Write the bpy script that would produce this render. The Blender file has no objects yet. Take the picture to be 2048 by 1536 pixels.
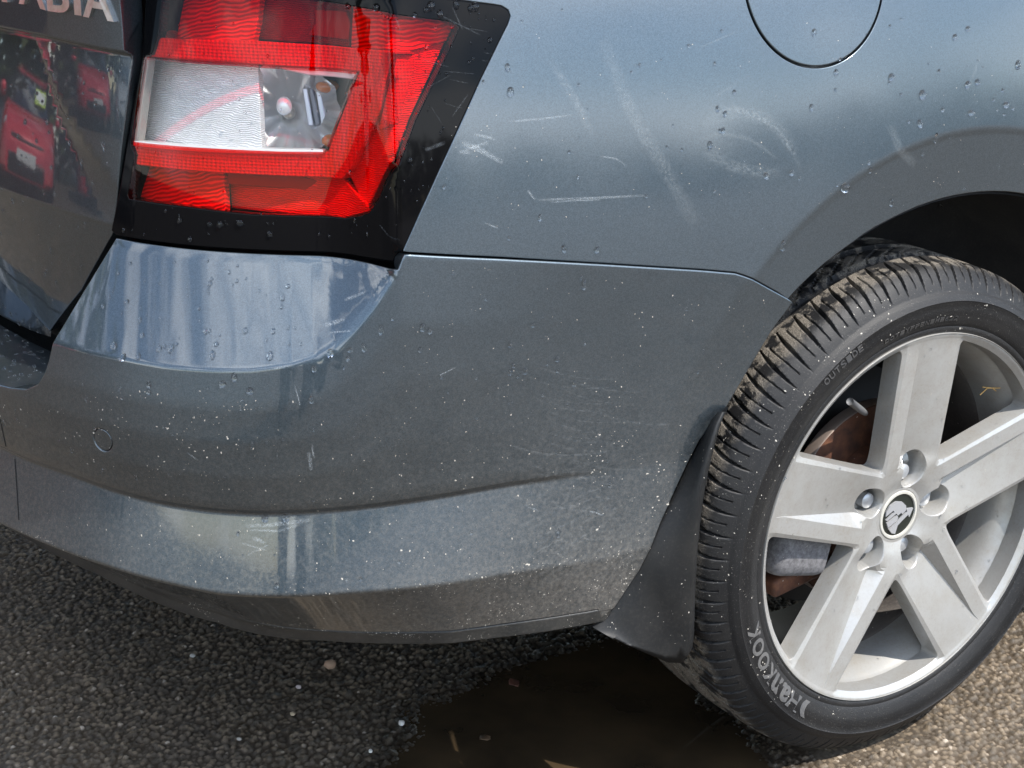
import bpy, bmesh, math, random
import numpy as np
from mathutils import Vector, Matrix
from mathutils.geometry import delaunay_2d_cdt

R = math.radians
rng = np.random.default_rng(7)
scene = bpy.context.scene
COL = scene.collection

# ------------------------------------------------------------------ camera
CAM = np.array([-1.32657653, -1.17384608, 1.02848056])
YAW, PITCH, ROLL, FPX = 0.58248169, 0.32782236, 0.03490659, 3247.713
_f = np.array([math.sin(YAW)*math.cos(PITCH), math.cos(YAW)*math.cos(PITCH), -math.sin(PITCH)])
_r = np.array([math.cos(YAW), -math.sin(YAW), 0.0]); _u = np.cross(_r, _f)
_c, _s = math.cos(ROLL), math.sin(ROLL)
_r, _u = _c*_r + _s*_u, -_s*_r + _c*_u
cd = bpy.data.cameras.new('camera'); cam = bpy.data.objects.new('camera', cd); COL.objects.link(cam)
cam.matrix_world = Matrix(((_r[0], _u[0], -_f[0], CAM[0]), (_r[1], _u[1], -_f[1], CAM[1]), (_r[2], _u[2], -_f[2], CAM[2]), (0, 0, 0, 1)))
cd.sensor_width = 36.0; cd.lens = 18.0*FPX/1024.0; cd.clip_start = 0.01; cd.clip_end = 3000
scene.camera = cam

# ------------------------------------------------------------------ sky, sun, exposure
SUN_EL, SUN_AZ = R(56), R(23)      # azimuth measured from the car's right side towards its front
sdir = Vector((math.sin(SUN_AZ)*math.cos(SUN_EL), -math.cos(SUN_AZ)*math.cos(SUN_EL), math.sin(SUN_EL)))
world = bpy.data.worlds.new('World'); scene.world = world; world.use_nodes = True
nt = world.node_tree; nt.nodes.clear()
sky = nt.nodes.new('ShaderNodeTexSky'); sky.sky_type = 'NISHITA'; sky.sun_disc = False
sky.sun_elevation = SUN_EL; sky.sun_rotation = math.atan2(sdir.x, sdir.y); sky.air_density = 1.0; sky.dust_density = 0.15
tc = nt.nodes.new('ShaderNodeTexCoord'); mp = nt.nodes.new('ShaderNodeMapping'); mp.inputs['Scale'].default_value = (1.2, 1.2, 3.2)
cn = nt.nodes.new('ShaderNodeTexNoise'); cn.inputs['Scale'].default_value = 2.3; cn.inputs['Detail'].default_value = 9; cn.inputs['Roughness'].default_value = 0.58; cn.inputs['Distortion'].default_value = 0.5
cr_ = nt.nodes.new('ShaderNodeValToRGB'); cr_.color_ramp.elements[0].position = 0.47; cr_.color_ramp.elements[1].position = 0.62
cmix = nt.nodes.new('ShaderNodeMix'); cmix.data_type = 'RGBA'; cmix.inputs['B'].default_value = (13.5, 13.9, 14.4, 1)
bg = nt.nodes.new('ShaderNodeBackground'); bg.inputs['Strength'].default_value = 0.15
wo = nt.nodes.new('ShaderNodeOutputWorld'); L = nt.links
L.new(tc.outputs['Generated'], mp.inputs['Vector']); L.new(mp.outputs[0], cn.inputs['Vector']); L.new(cn.outputs['Fac'], cr_.inputs[0])
cm2 = nt.nodes.new('ShaderNodeMath'); cm2.operation = 'MULTIPLY'; cm2.inputs[1].default_value = 0.75
L.new(cr_.outputs[0], cm2.inputs[0]); L.new(cm2.outputs[0], cmix.inputs['Factor']); L.new(sky.outputs[0], cmix.inputs['A']); L.new(cmix.outputs['Result'], bg.inputs['Color']); L.new(bg.outputs[0], wo.inputs['Surface'])
sd = bpy.data.lights.new('sun', 'SUN'); sd.energy = 3.6; sd.angle = R(0.53); sd.color = (1.0, 0.95, 0.88)
sun = bpy.data.objects.new('sun', sd); COL.objects.link(sun); sun.rotation_euler = sdir.to_track_quat('Z', 'Y').to_euler(); sun.location = (3, -8, 10)
scene.view_settings.view_transform = 'Standard'; scene.view_settings.look = 'None'; scene.view_settings.gamma = 1.0
scene.view_settings.use_curve_mapping = False; scene.view_settings.exposure = 1.22
scene.render.engine = 'CYCLES'; scene.cycles.max_bounces = 10; scene.cycles.transparent_max_bounces = 12; scene.cycles.use_denoising = True
scene.cycles.sample_clamp_indirect = 6.0

# ------------------------------------------------------------------ pixel <-> place helpers (2048 x 1536 photograph)
def rays(P):
    P = np.atleast_2d(np.array(P, float))
    return _f[None] + _r[None]*((P[:, :1]-1024)/FPX) + _u[None]*((768-P[:, 1:2])/FPX)
def at_z(px, py, z):
    d = rays((px, py))[0]; t = (z-CAM[2])/d[2]; return CAM+t*d
def at_y(px, py, y):
    d = rays((px, py))[0]; t = (y-CAM[1])/d[1]; return CAM+t*d

# plan of the car's waist: from the middle of the rear round the corner and along the side
CP = np.array([(-.968, .85), (-.962, .64), (-.945, .475), (-.921, .369), (-.884, .268), (-.847, .186), (-.803, .128), (-.755, .094), (-.685, .068), (-.61, .053), (-.526, .043), (-.42, .030), (-.30, .016), (-.20, .004), (-.05, -.008), (.15, -.014), (.4, -.016), (.9, -.012), (1.6, 0)])
def catmull(CP, n=60):
    P = np.vstack([2*CP[0]-CP[1], CP, 2*CP[-1]-CP[-2]]); out = []
    for i in range(1, len(P)-2):
        p0, p1, p2, p3 = P[i-1:i+3]
        t0 = 0; t1 = t0+np.linalg.norm(p1-p0)**.5; t2 = t1+np.linalg.norm(p2-p1)**.5; t3 = t2+np.linalg.norm(p3-p2)**.5
        for t in np.linspace(t1, t2, n, endpoint=False):
            A1 = (t1-t)/(t1-t0)*p0+(t-t0)/(t1-t0)*p1; A2 = (t2-t)/(t2-t1)*p1+(t-t1)/(t2-t1)*p2; A3 = (t3-t)/(t3-t2)*p2+(t-t2)/(t3-t2)*p3
            B1 = (t2-t)/(t2-t0)*A1+(t-t0)/(t2-t0)*A2; B2 = (t3-t)/(t3-t1)*A2+(t-t1)/(t3-t1)*A3
            out.append((t2-t)/(t2-t1)*B1+(t-t1)/(t2-t1)*B2)
    out.append(P[-2]); return np.array(out)
def resample(P, n):
    d = np.r_[0, np.cumsum(np.linalg.norm(np.diff(P, axis=0), axis=1))]; t = np.linspace(0, d[-1], n)
    return np.stack([np.interp(t, d, P[:, k]) for k in range(P.shape[1])], 1), t
NQ = 1600
Q, SS = resample(catmull(CP), NQ)
_k = np.ones(71)/71
for _ in range(3):
    pad = np.vstack([2*Q[0]-Q[70:0:-1], Q, 2*Q[-1]-Q[-2:-72:-1]])
    sm = np.c_[np.convolve(pad[:, 0], _k, 'same'), np.convolve(pad[:, 1], _k, 'same')]; Q = sm[70:-70]
Q, SS = resample(Q, NQ)
_T = np.gradient(Q, axis=0); _T /= np.linalg.norm(_T, axis=1)[:, None]
NRM = np.c_[_T[:, 1], -_T[:, 0]]
SMAX = SS[-1]
def Mp(s): return np.stack([np.interp(s, SS, Q[:, 0]), np.interp(s, SS, Q[:, 1])], -1)
def Mn(s):
    n = np.stack([np.interp(s, SS, NRM[:, 0]), np.interp(s, SS, NRM[:, 1])], -1); return n/np.linalg.norm(n, axis=-1, keepdims=True)
def s_of_x(x):     # on the side only
    i = np.searchsorted(Q[500:, 0], x)+500; return SS[min(i, NQ-1)]
def hit_off(px, py, off):          # view ray against the plan wall pushed out by off -> (s, z)
    d = rays((px, py))[0]; C = Q+NRM*off; e = np.diff(C, axis=0); w = C[:-1]-CAM[:2]
    det = d[0]*(-e[:, 1])+d[1]*e[:, 0]; det[abs(det) < 1e-12] = 1e-12
    t = (w[:, 0]*(-e[:, 1])+w[:, 1]*e[:, 0])/det; u = (d[0]*w[:, 1]-d[1]*w[:, 0])/det
    ok = (t > 0) & (u >= -1e-6) & (u <= 1+1e-6); i = np.where(ok)[0]
    if len(i) == 0: return None
    i = i[np.argmin(t[i])]; return SS[i]+u[i]*(SS[i+1]-SS[i]), CAM[2]+t[i]*d[2]
def hit_z(px, py, z):              # view ray against a level -> (s, offset from the plan wall)
    q = at_z(px, py, z)[:2]; i = np.linalg.norm(Q-q, axis=1).argmin(); return SS[i], float((q-Q[i])@NRM[i])
def hit(px, py, offf):             # view ray against a panel's surface -> (s, z)
    o = 0.0
    for _ in range(9):
        h = hit_off(px, py, o)
        if h is None: return None
        o = 0.35*o+0.65*float(offf(np.array([h[0]]), np.array([h[1]]))[0])
    return h
def hits(P, offf): return np.array([hit(p[0], p[1], offf) for p in P])
def surf(S, Z, offf):
    S = np.asarray(S, float); Z = np.asarray(Z, float); o = offf(S, Z); p = Mp(S)+Mn(S)*o[:, None]; return np.c_[p, Z]
def surf_n(S, Z, offf, h=0.0012):
    a = surf(S+h, Z, offf)-surf(S-h, Z, offf); b = surf(S, Z+h, offf)-surf(S, Z-h, offf)
    n = np.cross(a, b); n /= np.linalg.norm(n, axis=1)[:, None]
    m = Mn(np.asarray(S)); sg = np.sign((n[:, :2]*m).sum(1)); sg[sg == 0] = 1; return n*sg[:, None]

# ------------------------------------------------------------------ surface profile of the body
def table(P):                      # px list -> function of s
    P = np.array(sorted(P)); return lambda s: np.interp(s, P[:, 0], P[:, 1])
L4px = [(0, 896), (46, 918), (137, 950), (273, 996), (410, 1021), (524, 1028), (700, 1019), (856, 999), (1012, 972), (1208, 943)]
Tpx = [(105, 685), (170, 703), (240, 717), (330, 733), (423, 740), (501, 740), (585, 729), (631, 716), (670, 690), (710, 643), (749, 594), (769, 560), (803, 507)]
Spx = [(803, 507), (1000, 517), (1200, 528), (1400, 540), (1470, 546), (1500, 556), (1540, 578), (1590, 605)]
L2px = [(211, 1132), (352, 1171), (440, 1189), (571, 1193), (703, 1187), (900, 1167), (1012, 1148), (1208, 1120), (1301, 1093)]
L1px = [(0, 1031), (198, 1127), (440, 1224), (659, 1264), (900, 1266), (1090, 1240), (1180, 1226)]
L0px = [(0, 1044), (189, 1145), (440, 1246), (659, 1281), (900, 1286), (1090, 1263), (1180, 1253)]
L6px = [(232, 475), (400, 497), (500, 503), (600, 507), (700, 509)]
zL4 = table([hit_off(x, y, 0) for x, y in L4px])
zT_ = table([hit_off(x, y, .003) for x, y in Tpx])
zS_ = table([hit_off(x, y, 0) for x, y in Spx])
S0 = hit_off(803, 507, 0)[0]; Z0 = hit_off(803, 507, 0)[1]
zT = lambda s: np.where(s < S0, zT_(s), zS_(s)+.0008*0)
def oL2(s): return .0135-.008*smoothstep(.95, 1.16, s)
def smoothstep(a, b, x):
    t = np.clip((x-a)/(b-a), 0, 1); return t*t*(3-2*t)
def _l2(x, y):
    o = .02
    for _ in range(6): h = hit_off(x, y, o); o = float(oL2(np.array(h[0])))
    return h
zL2 = table([_l2(x, y) for x, y in L2px])
def _solve_off(px, py, zz):
    return hit_z(px, py, zz)
ZL0, ZL1 = .258, .272
_l0 = [hit_z(x, y, ZL0) for x, y in L0px]; oL0 = table([(s, max(min(o, -.005), -.10)) for s, o in _l0])
_l1 = [hit_z(x, y, ZL1) for x, y in L1px]; oL1 = table([(s, max(min(o, .0), -.10)) for s, o in _l1])
ZL6 = Z0-.013
_l6 = [hit_z(x, y, ZL6) for x, y in L6px]; oL6_ = table(_l6+[(S0, 0.0), (S0+1, 0.0)])
oL6 = lambda s: oL6_(s)
def base6(s):                       # smooth version of the lamp's foot line
    o = 0
    for d, w in ((-.03, .1), (-.02, .15), (-.01, .15), (0, .2), (.01, .15), (.02, .15), (.03, .1)): o = o+w*oL6(s+d)
    return o
# wheel arch circle fitted to the crease and the lip
def fit_circle(P):
    P = np.array(P); A = np.c_[2*P, np.ones(len(P))]; s = np.linalg.lstsq(A, (P**2).sum(1), rcond=None)[0]
    return s[0], s[1], math.sqrt(s[2]+s[0]**2+s[1]**2)
ARx, ARz, ARr = fit_circle([at_y(x, y, -.004)[[0, 2]] for x, y in [(1595, 600), (1640, 552), (1700, 502), (1760, 462), (1850, 418), (1930, 394), (2040, 387)]])
CRx, CRz, CRr = fit_circle([at_y(x, y, .006)[[0, 2]] for x, y in [(1560, 490), (1640, 400), (1720, 335), (1800, 295), (1900, 260), (2048, 248)]])
print('ARCH', ARx, ARz, ARr, 'CREASE', CRx, CRz, CRr, 'S0', S0, Z0)
def off_b_raw(s, z):
    g = 1-smoothstep(hit_off(1000, 975, 0)[0], hit_off(1220, 940, 0)[0], s)
    z4 = zL4(s); zt = zT(s); z2 = zL2(s)
    fl = np.zeros_like(s)
    K = [(0*s+.20, oL0(s)-.01), (0*s+ZL0, oL0(s)), (0*s+ZL1, oL1(s)), (z2, oL2(s)), (z4-.0012, .001-.0048*g), (z4+.0036, .001+0*s)]
    n = 4
    for i in range(1, n): 
        t = i/n; K.append((z4+.0036+(zt-z4-.0036)*t, .001+.002*t+.007*4*t*(1-t)*(1-smoothstep(.9, 1.15, s))))
    K.append((zt, .003+0*s))
    top = np.maximum(ZL6-zt, .0)
    K.append((zt+np.maximum(top, .0005), np.where(s < S0, base6(s), .0025)))
    K.append((0*s+.80, np.where(s < S0, base6(s), .0025)-.01))
    o = K[0][1]+0*s
    for (za, oa), (zb, ob) in zip(K[:-1], K[1:]):
        t = np.clip((z-za)/np.maximum(zb-za, 1e-5), 0, 1); o = np.where(z >= za, oa+(ob-oa)*t, o)
    return o
def arch_flare(s, z, o):            # flatter lip round the wheel opening
    x = np.interp(s, SS, Q[:, 0]); dx = x-CRx; dz = z-CRz; r = np.sqrt(dx*dx+dz*dz)
    return r, dx, dz
_G1 = hit_off(1000, 975, 0)[0]; _G2 = hit_off(1220, 940, 0)[0]
def off_b(s, z):
    s = np.asarray(s, float); z = np.asarray(z, float); o = 0
    sc_ = 1+5*smoothstep(.83, .90, s)*(1-smoothstep(S0-.02, S0, s))*smoothstep(.50, .53, z)
    for d, w in ((-.0022, .12), (-.0011, .23), (0, .30), (.0011, .23), (.0022, .12)): o = o+w*off_b_raw(s, z+d*sc_)
    r, dx, dz = arch_flare(s, z, o)
    w = smoothstep(-.25, .10, dz)*1.0
    return o-.06*np.clip(CRr-r, 0, .2)*w*(dx < 0.3)
ZREF = .64
def off_u0(s, z):
    d = np.maximum(z-ZREF, -.05); return np.where(s < S0, base6(s), 0.0)-(.088*d+.22*d*np.abs(d))
def off_u(s, z):                    # quarter panel, lamp
    s = np.asarray(s, float); z = np.asarray(z, float)
    o = off_u0(s, z); r, dx, dz = arch_flare(s, z, o)
    k = CRr/np.maximum(r, 1e-4); xc = CRx+dx*k; zc = CRz+dz*k
    inside = (r < CRr) & (dz > -.12)
    of = off_u0(s, np.maximum(zc, z))-.05*(CRr-r)
    soft = smoothstep(0, .012, CRr-r)
    return np.where(inside, o*(1-soft)+of*soft, o)

# ------------------------------------------------------------------ materials
def mat(name):
    m = bpy.data.materials.new(name); m.use_nodes = True; t = m.node_tree
    return m, t, t.nodes['Principled BSDF']
def node(t, kind, **kw):
    n = t.nodes.new(kind)
    for k, v in kw.items():
        if k in n.inputs: n.inputs[k].default_value = v
        else: setattr(n, k, v)
    return n
def coords(t, scale=None):
    g = node(t, 'ShaderNodeNewGeometry'); return g.outputs['Position']
def noise(t, scale, detail=4, rough=.55, vec=None, dist=0):
    n = node(t, 'ShaderNodeTexNoise', Scale=scale, Detail=detail, Roughness=rough, Distortion=dist)
    t.links.new(vec if vec else coords(t), n.inputs['Vector']); return n.outputs['Fac']
def ramp(t, src, stops):
    r = node(t, 'ShaderNodeValToRGB'); e = r.color_ramp.elements
    while len(e) < len(stops): e.new(.5)
    for el, (p, c) in zip(e, stops):
        el.position = p; el.color = c if len(c) == 4 else (*c, 1)
    t.links.new(src, r.inputs[0]); return r.outputs[0]
def gray(t, src, a, b, lo=0., hi=1.): return ramp(t, src, [(a, (lo,)*3), (b, (hi,)*3)])
def mixc(t, fac, a, b, mode='MIX'):
    m = node(t, 'ShaderNodeMix', data_type='RGBA', blend_type=mode)
    for s_, v in ((m.inputs['Factor'], fac), (m.inputs['A'], a), (m.inputs['B'], b)):
        if isinstance(v, (int, float)): s_.default_value = v
        elif isinstance(v, tuple): s_.default_value = v if len(v) == 4 else (*v, 1)
        else: t.links.new(v, s_)
    return m.outputs['Result']
def mth(t, op, a, b=None, c=None):
    m = node(t, 'ShaderNodeMath', operation=op)
    for i, v in enumerate((a, b, c)):
        if v is None: continue
        if isinstance(v, (int, float)): m.inputs[i].default_value = v
        else: t.links.new(v, m.inputs[i])
    return m.outputs[0]
def bump(t, src, strength, dist=.001, normal=None):
    b = node(t, 'ShaderNodeBump', Strength=strength, Distance=dist); t.links.new(src, b.inputs['Height'])
    if normal: t.links.new(normal, b.inputs['Normal'])
    return b.outputs['Normal']

def make_paint(name, base, dirt=1.0, haze=.025):
    m, t, p = mat(name); pos = coords(t)
    fl = node(t, 'ShaderNodeTexVoronoi', Scale=1300.0); t.links.new(pos, fl.inputs['Vector'])
    sep = node(t, 'ShaderNodeSeparateColor'); t.links.new(fl.outputs['Color'], sep.inputs[0])
    flv = gray(t, sep.outputs[0], 0, 1, .82, 1.22)
    c = mixc(t, 1.0, base, flv, 'MULTIPLY')
    # road dust: thicker low down and just behind the wheel
    sx = node(t, 'ShaderNodeSeparateXYZ'); t.links.new(pos, sx.inputs[0])
    low = mth(t, 'MULTIPLY', gray(t, sx.outputs['Z'], .22, .60, 1, 0), 1.0)
    d1 = gray(t, noise(t, 9, 6, .65), .35, .75); d2 = gray(t, noise(t, 260, 3, .7), .42, .75)
    dust = mth(t, 'MULTIPLY', mth(t, 'ADD', mth(t, 'MULTIPLY', d1, .35), mth(t, 'MULTIPLY', d2, .65)), mth(t, 'ADD', mth(t, 'MULTIPLY', low, .36*dirt), .035*dirt))
    vd = node(t, 'ShaderNodeVectorMath', operation='DISTANCE'); t.links.new(pos, vd.inputs[0]); vd.inputs[1].default_value = (-.44, .02, .27)
    mud = mth(t, 'MULTIPLY', gray(t, vd.outputs['Value'], .05, .27, 1, 0), gray(t, noise(t, 190, 6, .75), .38, .68))
    dust = mth(t, 'ADD', dust, mth(t, 'MULTIPLY', mud, .20*dirt))
    film = mth(t, 'MULTIPLY', mth(t, 'MULTIPLY', gray(t, sx.outputs['Z'], .27, .375, 1, 0), gray(t, noise(t, 24, 6, .7), .25, .7)), .17*dirt)  # brown low down: mud and the puddle's reflection, both put into the colour
    c = mixc(t, film, c, (.22, .15, .085))
    c2 = mixc(t, dust, c, (.30, .255, .20))
    t.links.new(c2, p.inputs['Base Color'])
    met = mth(t, 'SUBTRACT', .97, mth(t, 'MULTIPLY', dust, 1.5)); t.links.new(met, p.inputs['Metallic'])
    p.inputs['Roughness'].default_value = .43
    p.inputs['Coat Weight'].default_value = 1.0; p.inputs['Coat IOR'].default_value = 1.62
    cr = mth(t, 'ADD', mth(t, 'MULTIPLY', dust, .5), gray(t, noise(t, 7, 3, .5), .3, .7, haze*.7, haze*1.3)); t.links.new(cr, p.inputs['Coat Roughness'])
    op = gray(t, noise(t, 420, 2, .5), 0, 1)
    t.links.new(bump(t, op, .02, .0004), p.inputs['Coat Normal'])
    return m
M_PAINT = make_paint('paint_blue_grey_metallic', (.066, .086, .102))
M_PAINTQ = make_paint('paint_blue_grey_scuffed', (.066, .086, .102), 1.0, .13)
def simple(name, col, rough=.5, metal=0., coat=0., spec=.5):
    m, t, p = mat(name); p.inputs['Base Color'].default_value = (*col, 1); p.inputs['Roughness'].default_value = rough; p.inputs['Metallic'].default_value = metal
    p.inputs['Coat Weight'].default_value = coat; p.inputs['Specular IOR Level'].default_value = spec; p.inputs['Coat Roughness'].default_value = .03
    return m
def plastic(name, col, rough, dirt=.25, bs=900):
    m, t, p = mat(name); n1 = gray(t, noise(t, 14, 6, .65), .4, .75); n2 = gray(t, noise(t, 300, 3, .7), .5, .75)
    f = mth(t, 'MULTIPLY', mth(t, 'ADD', mth(t, 'MULTIPLY', n1, .6), mth(t, 'MULTIPLY', n2, .6)), dirt)
    t.links.new(mixc(t, f, col, (.26, .23, .19)), p.inputs['Base Color'])
    t.links.new(mth(t, 'ADD', mth(t, 'MULTIPLY', f, .8), rough), p.inputs['Roughness'])
    t.links.new(bump(t, noise(t, bs, 2, .5), .15, .0005), p.inputs['Normal'])
    return m
M_BLACK = simple('gloss_black_plastic', (.003, .003, .0035), .05, 0, .0, .10)
M_TRIM = plastic('black_trim_plastic', (.007, .0075, .008), .50, .06)
M_LIP = plastic('dusty_black_lip', (.014, .015, .015), .45, .16)
M_TRIM.node_tree.nodes['Principled BSDF'].inputs['Specular IOR Level'].default_value = .3
M_DARK = simple('dark_cavity', (.006, .006, .006), .9)
M_RUBBERSEAL = simple('rubber_seal', (.012, .012, .012), .6)
M_SILVER = None

# ------------------------------------------------------------------ object helpers
def link(o, parent=None):
    COL.objects.link(o)
    if parent: o.parent = parent
    return o
def mesh_obj(name, verts, faces, material, parent=None, smooth=True, normals=None):
    me = bpy.data.meshes.new(name); me.from_pydata([tuple(map(float, v)) for v in verts], [], [tuple(map(int, f)) for f in faces]); me.update()
    if smooth: me.polygons.foreach_set('use_smooth', [True]*len(me.polygons))
    if normals is not None:
        me.normals_split_custom_set_from_vertices([tuple(map(float, n)) for n in normals])
    if material: me.materials.append(material)
    o = bpy.data.objects.new(name, me); return link(o, parent)
def empty(name, loc=(0, 0, 0), parent=None):
    o = bpy.data.objects.new(name, None); o.location = loc; o.empty_display_size = .1; return link(o, parent)
def tag(o, label=None, category=None, group=None, kind=None):
    if label: o['label'] = label
    if category: o['category'] = category
    if group: o['group'] = group
    if kind: o['kind'] = kind
    return o
def inpoly(P, poly):
    P = np.asarray(P); x, y = P[:, 0], P[:, 1]; c = np.zeros(len(P), bool); n = len(poly)
    for i in range(n):
        x1, y1 = poly[i]; x2, y2 = poly[(i+1) % n]
        if y1 == y2: continue
        c ^= ((y1 > y) != (y2 > y)) & (x < (x2-x1)*(y-y1)/(y2-y1)+x1)
    return c
def dist_poly(P, poly):
    P = np.asarray(P); d = np.full(len(P), 1e9); n = len(poly)
    for i in range(n):
        a = np.array(poly[i]); b = np.array(poly[(i+1) % n]); e = b-a; l = e@e
        if l < 1e-14: continue
        t = np.clip(((P-a)@e)/l, 0, 1); d = np.minimum(d, np.linalg.norm(P-(a+t[:, None]*e), axis=1))
    return d
def dense(poly, step, closed=True):
    poly = [np.array(p, float) for p in poly]; out = []; n = len(poly)
    for i in range(n if closed else n-1):
        a, b = poly[i], poly[(i+1) % n]; k = max(1, int(math.ceil(np.linalg.norm(b-a)/step)))
        for j in range(k): out.append(a+(b-a)*j/k)
    if not closed: out.append(poly[-1])
    return np.array(out)
def area2(P):
    P = np.asarray(P); return .5*np.sum(P[:, 0]*np.roll(P[:, 1], -1)-np.roll(P[:, 0], -1)*P[:, 1])
def ccw(P): return P if area2(P) > 0 else P[::-1]
def inset(P, g):                    # shrink a closed outline by g
    P = ccw(np.asarray(P, float)); a = np.roll(P, 1, 0); b = np.roll(P, -1, 0)
    e1 = P-a; e2 = b-P; e1 /= np.maximum(np.linalg.norm(e1, axis=1), 1e-9)[:, None]; e2 /= np.maximum(np.linalg.norm(e2, axis=1), 1e-9)[:, None]
    n1 = np.c_[-e1[:, 1], e1[:, 0]]; n2 = np.c_[-e2[:, 1], e2[:, 0]]; m = n1+n2; l = np.maximum((m*m).sum(1), .5); return P+m*(2*g/l)[:, None]
def rounded(poly, rad, n=5):        # round the corners of a polygon; rad scalar or list
    poly = [np.array(p, float) for p in poly]; out = []; N = len(poly)
    for i in range(N):
        p = poly[i]; r = rad[i] if hasattr(rad, '__len__') else rad
        a = poly[i-1]-p; b = poly[(i+1) % N]-p; la, lb = np.linalg.norm(a), np.linalg.norm(b); k = min(r, .45*la, .45*lb)
        if k < 1e-5: out.append(p); continue
        A = p+a/la*k; B = p+b/lb*k
        for j in range(n+1):
            t = j/n; out.append((1-t)**2*A+2*t*(1-t)*p+t*t*B)
    return np.array(out)
def clean(P, eps=2e-4):
    out = [P[0]]
    for p in P[1:]:
        if np.linalg.norm(np.asarray(p)-out[-1]) > eps: out.append(p)
    if np.linalg.norm(np.asarray(out[0])-out[-1]) < eps: out.pop()
    return np.array(out)
def triangulate(outline, pts, holes=(), margin=.002):
    outline = clean(outline); holes = [clean(h) for h in holes]
    pts = np.asarray(pts, float).reshape(-1, 2)
    if len(pts):
        k = inpoly(pts, outline)
        for h in holes: k &= ~inpoly(pts, h)
        pts = pts[k]; k = dist_poly(pts, outline) > margin
        for h in holes: k &= dist_poly(pts, h) > margin
        pts = pts[k]
    V = [Vector((float(a), float(b))) for a, b in outline]; E = [(i, (i+1) % len(outline)) for i in range(len(outline))]
    for h in holes:
        o = len(V); V += [Vector((float(a), float(b))) for a, b in h]; E += [(o+i, o+(i+1) % len(h)) for i in range(len(h))]
    V += [Vector((float(a), float(b))) for a, b in pts]
    v, e, f, ov, oe, of = delaunay_2d_cdt(V, E, [], 1, 1e-7)
    v = np.array([(q.x, q.y) for q in v]); f = np.array([t for t in f if len(t) == 3], int)
    c = v[f].mean(1); k = inpoly(c, outline)
    for h in holes: k &= ~inpoly(c, h)
    return v, f[k], outline, holes
def panel(name, outline, offf, material, parent, pts=(), holes=(), gap=.0015, depth=.014, lift=0., round_=.0012, step=.006, flip=False):
    """A body panel: outline in (s, z) on a body surface, triangulated, with turned-in edges."""
    ol = dense(inset(outline, gap), step); hs = [dense(inset(h, -gap)[::-1], step) for h in holes]
    v, f, ol, hs = triangulate(ol, pts, hs)
    P = surf(v[:, 0], v[:, 1], offf); Nn = surf_n(v[:, 0], v[:, 1], offf); P = P+Nn*lift
    tri = P[f]; fn = np.cross(tri[:, 1]-tri[:, 0], tri[:, 2]-tri[:, 0]); bad = (fn*Nn[f[:, 0]]).sum(1) < 0
    f[bad] = f[bad][:, ::-1]
    V = [P]; F = [tuple(t) for t in f]; NO = [Nn]; base = len(P)
    for loop in [ol]+list(hs):
        # find loop vertices
        idx = np.array([np.linalg.norm(v-q, axis=1).argmin() for q in loop])
        a = np.roll(loop, 1, 0); b = np.roll(loop, -1, 0); tdir = b-a; out2 = np.c_[tdir[:, 1], -tdir[:, 0]]; out2 /= np.maximum(np.linalg.norm(out2, axis=1), 1e-9)[:, None]
        pout = surf(loop[:, 0]+out2[:, 0]*.002, loop[:, 1]+out2[:, 1]*.002, offf)-surf(loop[:, 0], loop[:, 1], offf)
        nn = Nn[idx]; pout -= nn*(pout*nn).sum(1)[:, None]; pout /= np.maximum(np.linalg.norm(pout, axis=1), 1e-9)[:, None]
        if loop is not ol: pass
        p0 = P[idx]; r1 = p0+pout*round_*.7-nn*round_*.3; r2 = p0+pout*round_-nn*round_; r3 = p0+pout*round_-nn*depth
        n0 = base; V += [r1, r2, r3]; m = len(loop); base += 3*m
        NO += [nn*.75+pout*.66, pout, pout]
        rings = [idx, np.arange(n0, n0+m), np.arange(n0+m, n0+2*m), np.arange(n0+2*m, n0+3*m)]
        for q in range(3):
            A, B = rings[q], rings[q+1]
            for i in range(m):
                j = (i+1) % m; F.append((A[i], B[i], B[j], A[j]))
    NO = np.vstack(NO); NO /= np.linalg.norm(NO, axis=1)[:, None]
    return mesh_obj(name, np.vstack(V), F, material, parent, True, NO)
def grid_pts(s0, s1, ds, rows):     # rows: function s -> list of z
    out = []
    for s in np.arange(s0, s1, ds):
        for z in rows(s): out.append((s, z))
    return np.array(out)
def rows_uniform(z0, z1, dz):
    zz = np.arange(z0, z1, dz); return lambda s: zz

# ------------------------------------------------------------------ the car
car = empty('estate_car', (0, 0, 0))
tag(car, 'blue-grey metallic estate car, wet and dusty, seen at its rear right corner', 'car')

# --- bumper -------------------------------------------------------
S_ARCHpx = [(1590, 605), (1545, 660), (1500, 735), (1450, 820), (1400, 880), (1360, 960), (1320, 1050), (1280, 1140), (1230, 1215), (1200, 1240)]
arch_sz = [hit(x, y, off_b) for x, y in S_ARCHpx]
# the edge continues as a clean curve under the mud flap
SB_L = 0.0
sill = hits([(105, 685), (97, 720), (88, 748), (75, 768), (52, 779), (20, 776), (0, 771)], off_b)     # dip of the loading sill
z_sill = sill[-1][1]
top_l = [(SB_L, z_sill+.004), (sill[-1][0]*.5, z_sill+.003)]+[tuple(q) for q in sill[::-1]]
shelf_l = hits([(105, 685), (168, 580), (232, 475)], off_b)
shelf_t = [(s, ZL6-.0005) for s in np.linspace(shelf_l[-1][0], S0-.004, 14)]
seam = [(s, float(zS_(np.array([s]))[0])) for s in np.linspace(S0+.002, arch_sz[0][0]-.002, 40)]
lowz = ZL1+.002
bot = [(arch_sz[-1][0]-.005, lowz), (SB_L, lowz)]
out_b = [(SB_L, z_sill+.004)]+top_l[1:-1]+[tuple(q) for q in shelf_l]+shelf_t[1:]+seam+[tuple(q) for q in arch_sz[1:]]+bot
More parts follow.
